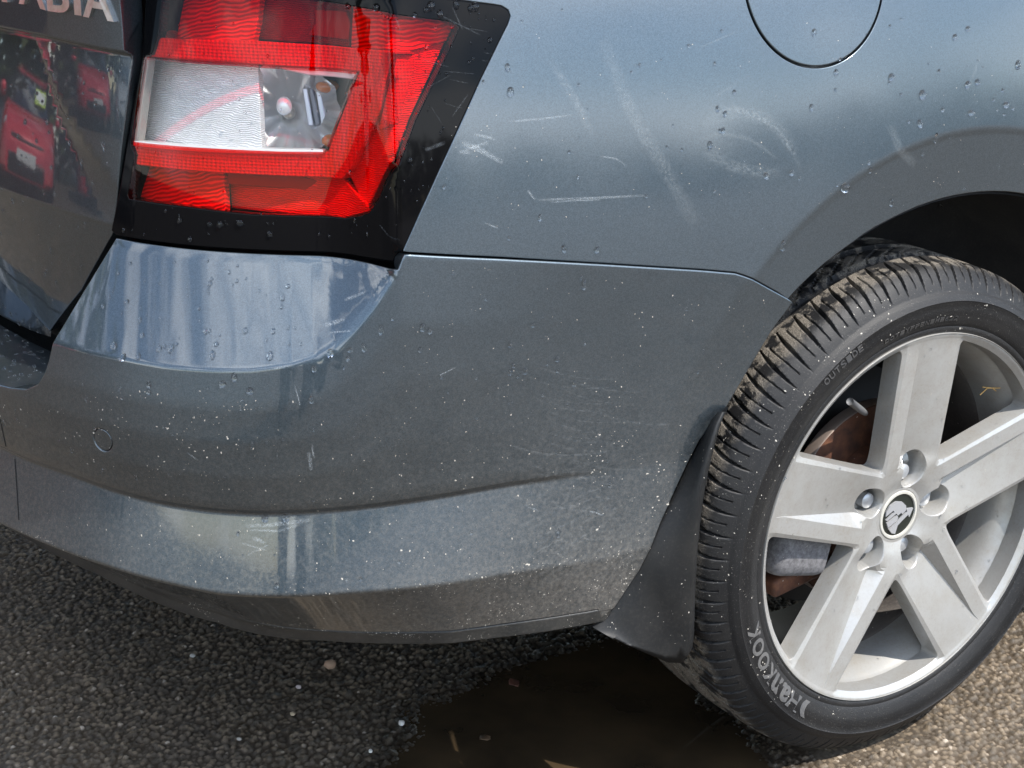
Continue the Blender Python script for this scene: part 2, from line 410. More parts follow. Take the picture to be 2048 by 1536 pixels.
def rows_b(s):
    sa = np.array([s]); z4 = float(zL4(sa)[0]); zt = float(zT(sa)[0]); z2 = float(zL2(sa)[0])
    zz = [ZL1+.002+i*(z2-ZL1-.002)/9 for i in range(1, 9)]+[z2-.004, z2-.002, z2-.0007, z2+.0007, z2+.002, z2+.004]
    zz += [z2+.004+i*(z4-.014-z2-.004)/8 for i in range(1, 9)]+list(z4+np.arange(-.0125, .0056, .0011))
    zz += [z4+.006+i*(zt-.005-z4-.006)/18 for i in range(1, 18)]+list(zt+np.array([-.005, -.003, -.0018, -.0008, 0, .0008, .0018, .003, .005]))
    if s < S0 and ZL6-zt > .012: zz += [zt+.005+i*(ZL6-zt-.005)/9 for i in range(1, 9)]
    return zz
sensor_c = hit(205, 880, off_b); sensor_r = .0112
circ = lambda c, r, n=40: [(c[0]+r*math.cos(2*math.pi*i/n), c[1]+r*math.sin(2*math.pi*i/n)) for i in range(n)]
pts_b = np.vstack([grid_pts(.004, .42, .02, rows_b), grid_pts(.42, .80, .0055, rows_b), grid_pts(.80, .96, .0020, rows_b), grid_pts(.96, 1.0, .0055, rows_b), grid_pts(1.0, 1.36, .008, rows_b)])
bumper = panel('rear_bumper', out_b, off_b, M_PAINT, car, pts_b, holes=[circ(sensor_c, sensor_r)], gap=.0016, depth=.02, round_=.0018)
# black lower lip
out_l = [(SB_L, ZL1), (arch_sz[-1][0]+.012, ZL1), (arch_sz[-1][0]+.006, ZL0), (SB_L, ZL0)]
panel('lower_lip', out_l, off_b, M_LIP, bumper, grid_pts(.005, 1.24, .01, lambda s: [.261, .264, .267, .270]), gap=.0004, depth=.03, round_=.002)
# parking sensor
panel('parking_sensor', circ(sensor_c, sensor_r), off_b, M_PAINT, bumper, grid_pts(sensor_c[0]-.02, sensor_c[0]+.02, .004, rows_uniform(sensor_c[1]-.02, sensor_c[1]+.02, .004)), gap=.0013, depth=.006, lift=-.0004, round_=.0008, step=.002)
# towing eye cover seam: a thin scored line
# ledge on top of the bumper, under the tailgate
def strip(name, A, B, material, parent, n=1):
    A = np.asarray(A); B = np.asarray(B); m = len(A); V = []; F = []
    for k in range(n+1): V.append(A+(B-A)*k/n)
    for k in range(n):
        for i in range(m-1): F.append((k*m+i, k*m+i+1, (k+1)*m+i+1, (k+1)*m+i))
    return mesh_obj(name, np.vstack(V), F, material, parent)
le = dense([np.array(q) for q in top_l]+[np.array(q) for q in shelf_l[1:]], .006, closed=False)
A_ = surf(le[:, 0], le[:, 1], off_b); n_ = surf_n(le[:, 0], le[:, 1], off_b); n_[:, 2] *= 0
B1 = A_-n_*.010+np.array([0, 0, -.002]); B2 = A_+np.array([.10, .03, -.006])
strip('loading_ledge', B1, B2, M_PAINT, bumper, 4)

# --- quarter panel --------------------------------------------------
lampR_px = [(805, 503), (840, 425), (880, 337), (920, 250), (960, 162), (1000, 80), (1016, 48), (1021, 32), (1016, 20), (1003, 12), (985, 9), (900, -2), (800, -14)]
lampR = hits(lampR_px, off_u)
lip_ang = lambda a: (ARx+ARr*math.cos(a), ARz+ARr*math.sin(a))
lipq = []
a0 = None
for a in np.linspace(R(166), R(8), 60):
    x, z = lip_ang(a)
    if z > zS_(np.array([s_of_x(x)]))[0]-.002 or x > -.1:
        if z > .33: lipq.append((s_of_x(x), z))
ZQ = 1.10
SQ_R = s_of_x(.75)
out_q = [tuple(q) for q in lampR[:8]]+[tuple(q) for q in lampR[8:]]+[(lampR[-1][0], ZQ), (SQ_R, ZQ), (SQ_R, .30), (s_of_x(.40), .30)]+lipq[::-1]+[(s, z+.001) for s, z in seam[::-1] if s < lipq[0][0]-.004]
flap_px = [(1400+x*.36466, y*.36466) for x, y in [(250, 0), (265, 40), (300, 130), (380, 250), (500, 345), (570, 368), (640, 376), (700, 368), (760, 345), (880, 260), (950, 160), (985, 60), (1000, 0)]]
fsz = hits(flap_px, off_u); fcx, fcz, fr = fit_circle(fsz); print('FLAP', fcx, fcz, fr)
flap_c = circ((fcx, fcz), fr, 96)
def rows_q(s):
    zz = list(np.arange(.31, ZQ, .012))
    x = float(np.interp(s, SS, Q[:, 0])); dd = CRr*CRr-(x-CRx)**2
    if dd > 0:
        zc = CRz+math.sqrt(dd); zz = [z for z in zz if abs(z-zc) > .02]+list(zc+np.array([-.018, -.013, -.01, -.0075, -.005, -.003, -.0015, 0, .0015, .004, .009, .015]))
    return zz
pts_q = np.vstack([grid_pts(lampR[:, 0].min(), s_of_x(.30), .007, rows_q), grid_pts(s_of_x(.30), SQ_R, .02, rows_q)])
quarter = panel('quarter_panel', out_q, off_u, M_PAINTQ, car, pts_q, holes=[flap_c], gap=.0012, depth=.022)
panel('fuel_flap', flap_c, off_u, M_PAINTQ, quarter, grid_pts(fcx-.12, fcx+.12, .008, rows_uniform(fcz-.12, fcz+.12, .008)), gap=.0034, depth=.012, round_=.0014, step=.004)
# inner shell behind the gaps
def shell(name, s0, s1, z0, z1, offf, back, material, parent, ns=60, nz=10):
    S = np.linspace(s0, s1, ns); Z = np.linspace(z0, z1, nz); V = []; F = []
    for z in Z: V.append(surf(S, 0*S+z, lambda a, b: offf(a, b)-back))
    for k in range(nz-1):
        for i in range(ns-1): F.append((k*ns+i, k*ns+i+1, (k+1)*ns+i+1, (k+1)*ns+i))
    return mesh_obj(name, np.vstack(V), F, material, parent)

# --- tail lamp and tailgate outlines -------------------------------
lampL_px = [(232, 470), (222, 462), (240, 375), (262, 240), (284, 108), (288, 60), (291, 0), (296, -60)]
lampL = hits(lampL_px, off_u)
lampB = [(s, ZL6+.0015) for s in np.linspace(S0-.003, lampL[0][0], 24)]
lampT = hits([(800, -14), (600, -40), (400, -58), (296, -68)], off_u)
out_lamp = [tuple(q) for q in lampR]+[tuple(q) for q in lampT]+[tuple(q) for q in lampL[::-1][1:-1]]+[tuple(lampL[0])]+lampB[::-1][1:]

# tailgate surface
S_TL = lampL[:, 0]
def creaseline(px): 
    h = [hit(x, y, off_u) for x, y in px]; return table(h)
zA = creaseline([(0, 47), (120, 71), (285, 106)]); zC = creaseline([(0, 385), (100, 419), (215, 455)]); zBt = table([hit(x, y, lambda s, z: off_u0(s, np.full_like(s, .70))-.019) for x, y in [(0, 562), (50, 608), (103, 664)]])
diag = hits([(45, 30), (62, 75), (100, 200), (147, 310), (215, 455)], off_u)
def off_t_raw(s, z):
    b = off_u0(s, np.full_like(s, .70)); a = zA(s); c = zC(s); bt = zBt(s)
    hB = np.maximum(a-.004-c, .02)
    K = [(bt-.03, b-.026), (bt, b-.019), (c, b-.001), (c+.002, b+.000)]
    for t in np.linspace(.08, 1, 12): K.append((c+.002+(hB-.002)*t, b+hB*(.018*t-.075*t*t)))
    K += [(a-.0008, b-.058*hB), (a+.0012, b+.003), (0*s+1.02, b+.006), (0*s+1.2, b-.01)]
    o = K[0][1]
    for (za, oa), (zb, ob) in zip(K[:-1], K[1:]):
        t = np.clip((z-za)/np.maximum(zb-za, 1e-5), 0, 1); o = np.where(z >= za, oa+(ob-oa)*t, o)
    sd = np.interp(z, diag[::-1, 1], diag[::-1, 0])
    inb = smoothstep(0, .003, a-.003-z)*(z > c)
    w = np.interp(z, [.70, .76, .86], [.050, .028, .020])
    rec = np.clip((sd-s)/w+1.0, 0, 1)
    return o-.020*inb*rec*np.clip((z-c)/np.maximum(a-c, .02), 0, 1)
def off_t(s, z):
    s = np.asarray(s, float); z = np.asarray(z, float); o = 0
    for d, w in ((-.0016, .15), (-.0008, .22), (0, .26), (.0008, .22), (.0016, .15)): o = o+w*off_t_raw(s, z+d)
    return o
tg_R = [(q[0]-.0035, q[1]) for q in hits([(222, 466), (240, 375), (262, 240), (284, 108), (288, 60), (291, 0), (296, -60)], off_u)]
_sl = hits([(162, 580)], off_t)[0]
tgb = hits([(0, 562), (50, 608), (99, 662)], off_t)
out_t = [(0.0, tgb[0][1]-.004), (tgb[0][0]*.5, tgb[0][1]-.002), tuple(tgb[0]), tuple(tgb[1]), tuple(tgb[2]), tuple(_sl), (tg_R[0][0]-.003, tg_R[0][1]-.004)]+tg_R+[(tg_R[-1][0], 1.08), (0.0, 1.08)]
def rows_t(s):
    sa = np.array([s]); a = float(zA(sa)[0]); c = float(zC(sa)[0]); b = float(zBt(sa)[0])
    return list(b+np.linspace(.006, c-.006-b, 8))+list(c+np.arange(-.004, .0061, .0012))+list(np.linspace(c+.011, a-.012, 16))+list(a+np.arange(-.008, .0051, .0011))+list(np.linspace(a+.012, 1.075, 12))
_ta = dense(hits([(-40, 530), (0, 562), (50, 608), (99, 662)], off_t), .01, closed=False); _tb, _ = resample(hits([(-40, 606), (0, 630), (50, 655), (101, 674)], lambda s, z: off_t(s, z)-.012), len(_ta))
_tA = surf(_ta[:, 0], _ta[:, 1], lambda s, z: off_t(s, z)-.002); _tB = surf(_tb[:, 0], _tb[:, 1], lambda s, z: off_t(s, z)-.012)
tailgate = panel('tailgate', out_t, off_t, M_PAINT, car, np.vstack([grid_pts(.006, .35, .02, rows_t), grid_pts(.35, .75, .0045, rows_t)]), gap=.0008, depth=.03)
strip('tailgate_lower_edge', _tA, _tB, M_PAINT, tailgate, 4)
pil = [(lampL[-1][0], lampT[-1][1]+.003)]+[(q[0], q[1]+.003) for q in lampT[::-1]]+[(lampR[-1][0]-.003, lampR[-1][1]+.003), (lampR[-1][0]-.003, ZQ), (lampL[-1][0]+.02, ZQ)]
panel('rear_pillar', pil, off_u, M_PAINT, car, grid_pts(.55, 1.0, .01, rows_uniform(.9, 1.1, .01)), gap=.001, depth=.02)
shell('body_shell', .0, S0+.03, .50, 1.08, lambda s, z: off_u0(s, np.full_like(s, .70)), .060, M_DARK, car)
shell('inner_side', S0+.02, s_of_x(-.21),   .40, 1.05, lambda s, z: off_u0(s, np.maximum(z, .6)), .060, M_DARK, car)

# --- tail lamp ------------------------------------------------------
def lens_mat(name, col, gloss=1.0):
    m = bpy.data.materials.new(name); m.use_nodes = True; t = m.node_tree; t.nodes.clear()
    o = node(t, 'ShaderNodeOutputMaterial'); tr = node(t, 'ShaderNodeBsdfTransparent'); gl = node(t, 'ShaderNodeBsdfGlossy', Roughness=.02)
    tr.inputs['Color'].default_value = (*col, 1); mx = node(t, 'ShaderNodeMixShader'); fr = node(t, 'ShaderNodeFresnel', IOR=1.5)
    f = mth(t, 'MULTIPLY', fr.outputs[0], gloss); t.links.new(f, mx.inputs[0]); t.links.new(tr.outputs[0], mx.inputs[1]); t.links.new(gl.outputs[0], mx.inputs[2]); t.links.new(mx.outputs[0], o.inputs['Surface'])
    return m
M_REDLENS = lens_mat('red_lens', (.93, .003, .005), .40); M_CLEARLENS = lens_mat('clear_lens', (.95, .95, .95), .6)
def reflector_mat(name, col, kind, metal=.9, rough=.22, strength=.6):
    m, t, p = mat(name); p.inputs['Base Color'].default_value = (*col, 1); p.inputs['Metallic'].default_value = metal; p.inputs['Roughness'].default_value = rough
    pos = coords(t)
    if kind == 'reflex':
        v = node(t, 'ShaderNodeTexVoronoi', Scale=340.0); v.inputs['Randomness'].default_value = .12; t.links.new(pos, v.inputs['Vector']); h = v.outputs['Distance']; dist = .0016
    elif kind == 'ridge':
        w = node(t, 'ShaderNodeTexWave', Scale=170.0, Distortion=14.0, Detail=3.0); w.inputs['Detail Scale'].default_value = .35; w.bands_direction = 'Z'; t.links.new(pos, w.inputs['Vector']); h = w.outputs['Fac']; dist = .0007
    else:
        w = node(t, 'ShaderNodeTexWave', Scale=80.0, Distortion=9.0, Detail=2.0); w.inputs['Detail Scale'].default_value = .5; w.wave_type = 'RINGS'; w.rings_direction = 'X'; t.links.new(pos, w.inputs['Vector']); h = w.outputs['Fac']; dist = .0009
    t.links.new(bump(t, h, strength, dist), p.inputs['Normal'])
    if kind != 'reflex': t.links.new(mixc(t, gray(t, h, .15, .75), tuple((.72 if kind == 'ridge' else .45)*c for c in col), col), p.inputs['Base Color'])  # wave troughs darkened in the colour, standing in for shading of the ridges
    return m
M_REFLEX = reflector_mat('reflex_reflector', (.58, .58, .58), 'reflex', .1, .35, .9)
M_RIDGE = reflector_mat('ridged_reflector', (.94, .94, .94), 'ridge', .12, .22, 1.0)
M_FAN = reflector_mat('fan_reflector', (.93, .93, .93), 'fan', .2, .28, 1.0)
M_CAV = simple('lamp_cavity', (.26, .24, .24), .5)
M_CHROME = simple('bright_chrome', (.78, .79, .80), .10, 1.0)
M_AMBER = simple('amber_bulb', (.42, .13, .03), .15, 0, .6)
M_GLASS = lens_mat('bulb_glass', (.93, .95, .96), 1.4)
lamp = empty('tail_lamp', (0, 0, 0), car)
Rout_px = [(318, 62), (324, 0), (326, -40), (480, -26), (640, 2), (730, 17), (880, 41), (912, 46), (917, 56), (905, 84), (830, 240), (752, 405), (738, 424), (722, 431), (690, 436), (500, 428), (380, 414), (259, 397), (256, 390), (270, 310), (262, 289), (288, 114), (305, 108)]
Cw_px = [(289, 116), (450, 128), (600, 138), (712, 146), (714, 150), (697, 190), (652, 303), (645, 307), (560, 306), (430, 300), (330, 293), (263, 286)]
Rout = hits(Rout_px, off_u); Cw = hits(Cw_px, off_u)
lp = grid_pts(.50, 1.15, .008, rows_uniform(.62, 1.08, .008))
panel('lamp_bezel', out_lamp, off_u, M_BLACK, lamp, lp, holes=[Rout], gap=.0012, depth=.012, round_=.0014)
panel('red_lens', Rout, off_u, M_REDLENS, lamp, lp, holes=[Cw], gap=-.0011, depth=.002, lift=-.0003, round_=.0001)
panel('clear_lens', Cw, off_u, M_CLEARLENS, lamp, lp, gap=-.0002, depth=.002, lift=-.0002, round_=.0001)
back = lambda d: (lambda s, z: off_u(s, z)-d)
hb = lambda px: hits(px, off_u)
def backt(d, ks, kz, s0, z0): return lambda s, z: off_u(s, z)-np.clip(d+ks*(s0-s)+kz*(z-z0), .005, .055)
# C shaped reflex band just under the lens
band_px = [(316, 78), (500, 84), (711, 100), (792, 108), (762, 216), (700, 340), (684, 358), (432, 345), (268, 329), (263, 291), (330, 297), (430, 304), (560, 310), (650, 311), (660, 303), (704, 190), (722, 144), (700, 141), (600, 133), (450, 123), (289, 111)]
panel('reflex_band', hb(band_px), back(.004), M_REFLEX, lamp, lp, gap=.0002, depth=.02)
panel('lamp_back', inset(Rout, .004), back(.058), simple('lamp_back_white', (.45, .45, .45), .5), lamp, lp, gap=0, depth=.004)
panel('brake_reflector', hb([(322, -40), (512, -20), (508, 40), (500, 84), (318, 78)]), backt(.024, .15, .25, .70, .86), M_FAN, lamp, lp, gap=.0, depth=.01)
panel('upper_reflector', hb([(512, -20), (640, -4), (716, 10), (711, 100), (500, 84)]), back(.030), reflector_mat('dim_red_reflector', (.34, .32, .32), 'ridge', .1, .35, .8), lamp, lp, gap=.0, depth=.01)
panel('lamp_cavity', hb([(636, 26), (700, 30), (709, 52), (705, 84), (622, 74), (640, 52)]), back(.022), M_CAV, lamp, lp, gap=.0, depth=.012)
panel('corner_reflector', hb([(716, 10), (925, 40), (905, 84), (812, 112), (711, 100)]), back(.016), M_FAN, lamp, lp, gap=.0, depth=.01)
panel('side_reflector', hb([(812, 108), (910, 76), (830, 245), (745, 425), (700, 340), (762, 216)]), back(.020), M_RIDGE, lamp, lp, gap=.0, depth=.01)
panel('side_light_guide', hb([(800, 122), (836, 126), (800, 250), (764, 262)]), back(.008), M_REFLEX, lamp, lp, gap=.0, depth=.01)
panel('tail_reflector', hb([(262, 330), (432, 345), (445, 425), (250, 400)]), backt(.016, .12, .25, .68, .70), M_FAN, lamp, lp, gap=.0, depth=.01)
panel('lower_reflector', hb([(432, 345), (684, 358), (745, 425), (690, 440), (445, 425)]), backt(.020, .10, .2, .80, .69), M_RIDGE, lamp, lp, gap=.0, depth=.01)
panel('lower_cavity', hb([(440, 350), (510, 362), (560, 352), (640, 372), (660, 400), (600, 384), (520, 380), (440, 374)]), back(.019), M_CAV, lamp, lp, gap=.0, depth=.006)
panel('lens_pillar', hb([(284, 108), (292, 112), (268, 290), (258, 288)]), back(.003), simple('clear_edge', (.24, .23, .21), .25, .2), lamp, lp, gap=.0, depth=.01)
# reversing light behind the clear window
off_rev = backt(.016, .14, .10, .72, .74)
panel('reversing_reflector', hb([(240, 60), (505, 104), (520, 314), (222, 292)]), off_rev, M_RIDGE, lamp, lp, gap=0, depth=.01)
_bs, _bz = hit(572, 222, off_u); _bp = surf(np.array([_bs]), np.array([_bz]), off_u)[0]; _bn = surf_n(np.array([_bs]), np.array([_bz]), off_u)[0]; _bu = np.cross((0, 0, 1), _bn); _bu /= np.linalg.norm(_bu); _bv = np.cross(_bn, _bu)
Vb = []; Fb = []
for i_ in range(13):
    for k_ in range(48):
        r_ = .046*i_/12+.0008; t_ = 2*math.pi*k_/48; fl_ = 1+.035*math.cos(12*t_)*(i_/12); Vb.append(_bp+_bu*r_*fl_*math.cos(t_)+_bv*r_*fl_*math.sin(t_)*.95-_bn*(.044-.026*(i_/12)**2))
for i_ in range(12):
    for k_ in range(48): Fb.append((i_*48+k_, i_*48+(k_+1) % 48, (i_+1)*48+(k_+1) % 48, (i_+1)*48+k_))
mesh_obj('reversing_bowl', Vb, Fb, simple('bowl_silver', (.62, .63, .64), .18, .85), lamp)
panel('indicator_back', hb([(636, 130), (735, 136), (660, 318), (630, 316)]), back(.042), simple('indicator_dark', (.05, .05, .055), .3), lamp, lp, gap=0, depth=.01)
panel('window_sill', hb([(263, 284), (430, 297), (645, 303), (645, 309), (430, 305), (263, 291)]), back(.0025), simple('pale_edge', (.75, .75, .74), .3, .2), lamp, lp, gap=0, depth=.02)  # pale strip: the sunlit lower lens wall put in as light colour
panel('window_head', hb([(560, 137), (716, 147), (706, 158), (620, 150)]), back(.006), simple('pale_edge2', (.55, .40, .42), .3, .2), lamp, lp, gap=0, depth=.02)
def on_u(px, py, dep, offf=None):
    s, z = hit(px, py, offf or off_u); return surf(np.array([s]), np.array([z]), offf or off_u)[0]-surf_n(np.array([s]), np.array([z]), offf or off_u)[0]*dep
def ball(name, c, r, material, parent, sc=(1, 1, 1), seg=24, rings=14, bumpy=0.0):
    bm = bmesh.new(); bmesh.ops.create_uvsphere(bm, u_segments=seg, v_segments=rings, radius=r)
    rr = random.Random(int(abs(c[0]*1e5))+seg)
    for v in bm.verts:
        k = 1+bumpy*(rr.random()-.5); v.co = Vector((v.co.x*sc[0]*k, v.co.y*sc[1]*k, v.co.z*sc[2]*k))
    me = bpy.data.meshes.new(name); bm.to_mesh(me); bm.free(); me.polygons.foreach_set('use_smooth', [True]*len(me.polygons)); me.materials.append(material)
    o = bpy.data.objects.new(name, me); o.location = tuple(c); return link(o, parent)
ball('reversing_bulb', on_u(560, 212, .024), .0072, simple('frosted_bulb', (.60, .62, .64), .12, .1, .8), lamp, (1, 1, 1.2))
ball('bulb_base', on_u(566, 226, .034), .006, simple('bulb_brass', (.30, .28, .25), .35, .6), lamp, (1, 1, 1))
ball('indicator_bulb', on_u(690, 200, .022), .012, M_AMBER, lamp, (.7, 1, 1.4), 12, 8, .05)
ball('indicator_bulb', on_u(640, 172, .030), .009, M_AMBER, lamp, (1.3, 1, .7), 12, 8, .05)
ball('indicator_bulb', on_u(652, 284, .024), .008, M_AMBER, lamp, (1.2, 1, .8), 12, 8, .05)
for k in range(4):
    x0 = 612+k*15
    panel('indicator_fin', hb([(x0, 190), (x0+6, 191), (x0+20, 262), (x0+13, 262)]), back(.034), simple('fin_pale', (.50, .52, .60) if k % 2 == 0 else (.10, .10, .13), .25, .3), lamp, (), gap=0, depth=.006)

# --- badge lettering on the tailgate -------------------------------
def text_polys(body, size, bold=.0):
    cu = bpy.data.curves.new('txt', 'FONT'); cu.body = body; cu.size = size; cu.resolution_u = 4; cu.offset = bold
    ob = bpy.data.objects.new('txt', cu); COL.objects.link(ob); bpy.context.view_layer.update()
    me = bpy.data.meshes.new_from_object(ob.evaluated_get(bpy.context.evaluated_depsgraph_get())); 
    V = np.array([v.co[:2] for v in me.vertices]).reshape(-1, 2); Fc = [tuple(p.vertices) for p in me.polygons]
    bpy.data.objects.remove(ob); bpy.data.curves.remove(cu); bpy.data.meshes.remove(me); return V, Fc
def extruded(name, V2, Fc, mapf, h, material, parent, taper=0.):
    """flat letter mesh -> raised letter; mapf(V2, height) -> 3D"""
    n = len(V2); top = mapf(V2, h); botm = mapf(V2, -.0006); ec = {}
    for f in Fc:
        for i in range(len(f)):
            e = (f[i], f[(i+1) % len(f)]); ec[e] = ec.get(e, 0)+1
    F = list(Fc)
    for (a, b) in ec:
        if (b, a) not in ec: F.append((b, a, a+n, b+n))
    return mesh_obj(name, np.vstack([top, botm]), F, material, parent, smooth=False)
M_BADGE = None
mb, tb, pb = mat('badge_chrome'); pb.inputs['Metallic'].default_value = 1.0; pb.inputs['Roughness'].default_value = .30
tb.links.new(mixc(tb, gray(tb, noise(tb, 120, 4), .35, .7), (.80, .80, .80), (.62, .60, .57)), pb.inputs['Base Color']); M_BADGE = mb
bx = hits([(-24, -6), (10, 3), (62, 9), (100, 21), (170, 31), (173, 33), (233, 43)], off_t)
base_z = table([tuple(q) for q in bx])
def letter(ch, px0, px1, height):
    s0 = hit(px0[0], px0[1], off_t)[0]; s1 = hit(px1[0], px1[1], off_t)[0]
    V, Fc = text_polys(ch, 1.0, .022); V = (V-V.min(0))/(V.max(0)-V.min(0)); V[:, 0] = .5+(V[:, 0]-.5)
    def mp(P, h):
        s = s0+(s1-s0)*P[:, 0]; z = base_z(s)+height*P[:, 1]; return surf(s, z, off_t)+surf_n(s, z, off_t)*h
    # thicken strokes a little by scaling copies is not needed: the face is bold enough at this size
    return extruded('badge_letter', V, Fc, mp, .0035, M_BADGE, tailgate)
letter('F', (10, 2), (41, 6), .034); letter('A', (44, 8), (98, 20), .034); letter('B', (101, 21), (146, 27), .034); letter('I', (155, 29), (169, 32), .034); letter('A', (172, 33), (233, 42), .034)

# --- mud flap -------------------------------------------------------
ml = dense(hits([(1438, 824), (1428, 832), (1400, 890), (1360, 975), (1320, 1060), (1270, 1160), (1215, 1236), (1188, 1256)], off_b), .012, closed=False)
ml, _ = resample(ml, 26); Lc = surf(ml[:, 0], ml[:, 1], off_b)
Rc = np.array([at_y(x, y, yy) for x, y, yy in [(1446, 824, .006), (1432, 852, .002), (1418, 900, -.001), (1404, 960, -.003), (1392, 1030, -.004), (1384, 1110, -.004), (1380, 1190, -.003), (1378, 1250, -.002), (1377, 1292, .0), (1372, 1318, .0), (1352, 1331, .002), (1300, 1310, .008), (1225, 1277, .020)]])
Rc, _ = resample(Rc, 26)
nw = 8; V = []; F = []
for j in range(nw+1):
    t = j/nw; row = Lc*(1-t)+Rc*t; b = math.sin(math.pi*min(1, t*1.0))*.006; row = row.copy(); uu = np.linspace(0, 1, 26); row[:, 1] -= b*np.minimum(1, 4*uu)*np.minimum(1, 3*(1-uu)); row[:, 0] -= b*.5*np.minimum(1, 3*(1-uu))
    if j == 0: row[:, 1] += .004; 
    V.append(row)
for j in range(nw):
    for i in range(25): F.append((j*26+i, (j+1)*26+i, (j+1)*26+i+1, j*26+i+1))
# turned-in rim
V.append(Rc+np.array([.004, .0, 0])); V.append(Rc+np.array([.012, .006, .001]))
for j in (nw, nw+1):
    for i in range(25): F.append((j*26+i, (j+1)*26+i, (j+1)*26+i+1, j*26+i+1))
V.append(Rc+np.array([.012, .20, -.012])); j = nw+2  # unseen inboard sheet, added to stop sun leaking past the flap onto the puddle
for i in range(25):
    if i < 22: F.append((j*26+i, (j+1)*26+i, (j+1)*26+i+1, j*26+i+1))
mesh_obj('mud_flap', np.vstack(V), F, M_TRIM, car)

# --- arch liner -----------------------------------------------------
V = []; F = []; na = 48
for k, (rr, yy) in enumerate([(ARr-.004, .012), (ARr+.004, .02), (ARr+.006, .05), (ARr+.004, .26), (.10, .28)]):
    for i in range(na+1):
        a = R(-4)+R(186)*i/na; V.append((ARx+rr*math.cos(a), max(yy, float(np.interp(a, [R(112), R(150)], [0, .060]))), ARz+rr*math.sin(a)))
for k in range(4):
    for i in range(na): F.append((k*(na+1)+i, k*(na+1)+i+1, (k+1)*(na+1)+i+1, (k+1)*(na+1)+i))
mesh_obj('arch_liner', V, F, plastic('liner_felt', (.010, .010, .011), .8, .10, 300), car)

mesh_obj('wheelhouse_wall', [(-.46, .275, .20), (.46, .275, .20), (.46, .275, .72), (-.46, .275, .72)], [(0, 1, 2, 3)], M_DARK, car)  # unseen plane, added to keep sun through the wheel arch off the puddle
# --- wheel ----------------------------------------------------------
ZC = .298
wheel = empty('rear_wheel', (0, 0, ZC), car)
def wheel_pt(x, y, z): return (x, y, z)
mS, tS, pS = mat('silver_wheel_paint'); n1 = gray(tS, noise(tS, 30, 6, .65), .4, .75); n2 = gray(tS, noise(tS, 350, 3, .7), .5, .72)
dd = mth(tS, 'ADD', mth(tS, 'MULTIPLY', n1, .55), mth(tS, 'MULTIPLY', n2, .25))
tS.links.new(mixc(tS, dd, (.350, .346, .332), (.235, .208, .165)), pS.inputs['Base Color']); tS.links.new(mth(tS, 'ADD', mth(tS, 'MULTIPLY', dd, .3), .36), pS.inputs['Roughness'])
pS.inputs['Metallic'].default_value = .45; pS.inputs['Coat Weight'].default_value = .35; pS.inputs['Coat Roughness'].default_value = .15
M_SILVER = mS
SPK = [89+72*k for k in range(5)]
def spoke_local(x, z):
    a = np.degrees(np.arctan2(z, x)); r = np.hypot(x, z); d = (a-89+36) % 72-36      # angle from the nearest spoke axis, ccw positive
    d = np.radians(d); return r*np.cos(d), r*np.sin(d), r
def rim_y(x, z):
    L_, w, r = spoke_local(x, z); yf = np.interp(r, [0, .034, .048, .075, .213], [.0215, .0215, .0160, .0115, .0030])
    dep = .014*np.clip((.212-L_)/.137, 0, 1)*smoothstep(.056, .076, L_); lo = np.interp(L_, [.06, .075, .21], [.006, .008, .0225]); hi = np.full_like(L_, .0215); hi = np.maximum(hi, lo+.0003)
    hw = np.full_like(L_, .046)
    y = np.where(w > hi, 0, np.where(w > lo, dep*(hi-w)/(hi-lo), dep*np.clip((w+hw)/(lo+hw), 0, 1)))
    edge = np.clip((np.abs(w)-.040)/.006, 0, 1)
    flange = smoothstep(.2140, .2215, r)
    return (yf+y)*(1-flange)+(.0012)*flange+.0025*edge*(1-flange)
holes = []
def polar(r, a): return np.array((r*math.cos(R(a)), r*math.sin(R(a))))
for k in range(5):
    # window between spoke k and spoke k+1
    a1, a2 = SPK[k], SPK[k]+72
    def sp(a, L_, w): u = np.array((math.cos(R(a)), math.sin(R(a)))); n = np.array((-u[1], u[0])); return u*L_+n*w
    P_in = sp(a1, .060, .0445); P_in2 = sp(a2, .060, -.0445)
    c_out1 = sp(a1, .2090, .0450); c_out2 = sp(a2, .2090, -.0455)
    ang1 = math.degrees(math.atan2(c_out1[1], c_out1[0])); ang2 = ang1+((math.degrees(math.atan2(c_out2[1], c_out2[0]))-ang1) % 360)
    arc = [polar(.2155, ang1+(ang2-ang1)*t) for t in np.linspace(0, 1, 9)]
    mid = (a1+a2)/2; inner = [sp(a1, .075, .0435), polar(.077, mid), sp(a2, .075, -.0435)]
    poly = [inner[0]]+[sp(a1, .12, .044)]+arc+[sp(a2, .12, -.044)]+[inner[2]]+[inner[1]]
    rad = [.006, 0, .030]+[0]*7+[.018, 0, .006, .006]
    holes.append(rounded(poly, rad, 6))
lug = []
for k in range(5):
    a = SPK[k]-9; c = polar(.0570, a); u = np.array((math.cos(R(a)), math.sin(R(a)))); n = np.array((-u[1], u[0]))
    lug.append(np.array([c+u*.0235*math.cos(t)+n*.0180*math.sin(t) for t in np.linspace(0, 2*math.pi, 28, endpoint=False)]))
cap_h = np.array([polar(.0305, a) for a in np.linspace(0, 360, 48, endpoint=False)])
ring = np.array([polar(.2220, a) for a in np.linspace(0, 360, 160, endpoint=False)])
pts = []
for k in range(5):
    u = polar(1, SPK[k]); n = np.array((-u[1], u[0]))
    for L_ in np.concatenate([np.arange(.036, .205, .0045)]):
        lo = float(np.interp(L_, [.06, .075, .21], [.006, .008, .0225])); hi = max(.0215, lo+.0003)
        for w in [-.0455, -.0435, -.040, -.030, -.020, -.010, -.002, lo-.0012, lo, (lo+hi)/2, hi, hi+.0012, .030, .040, .0435]:
            if abs(w) < L_*math.tan(R(36)): pts.append(u*L_+n*w)
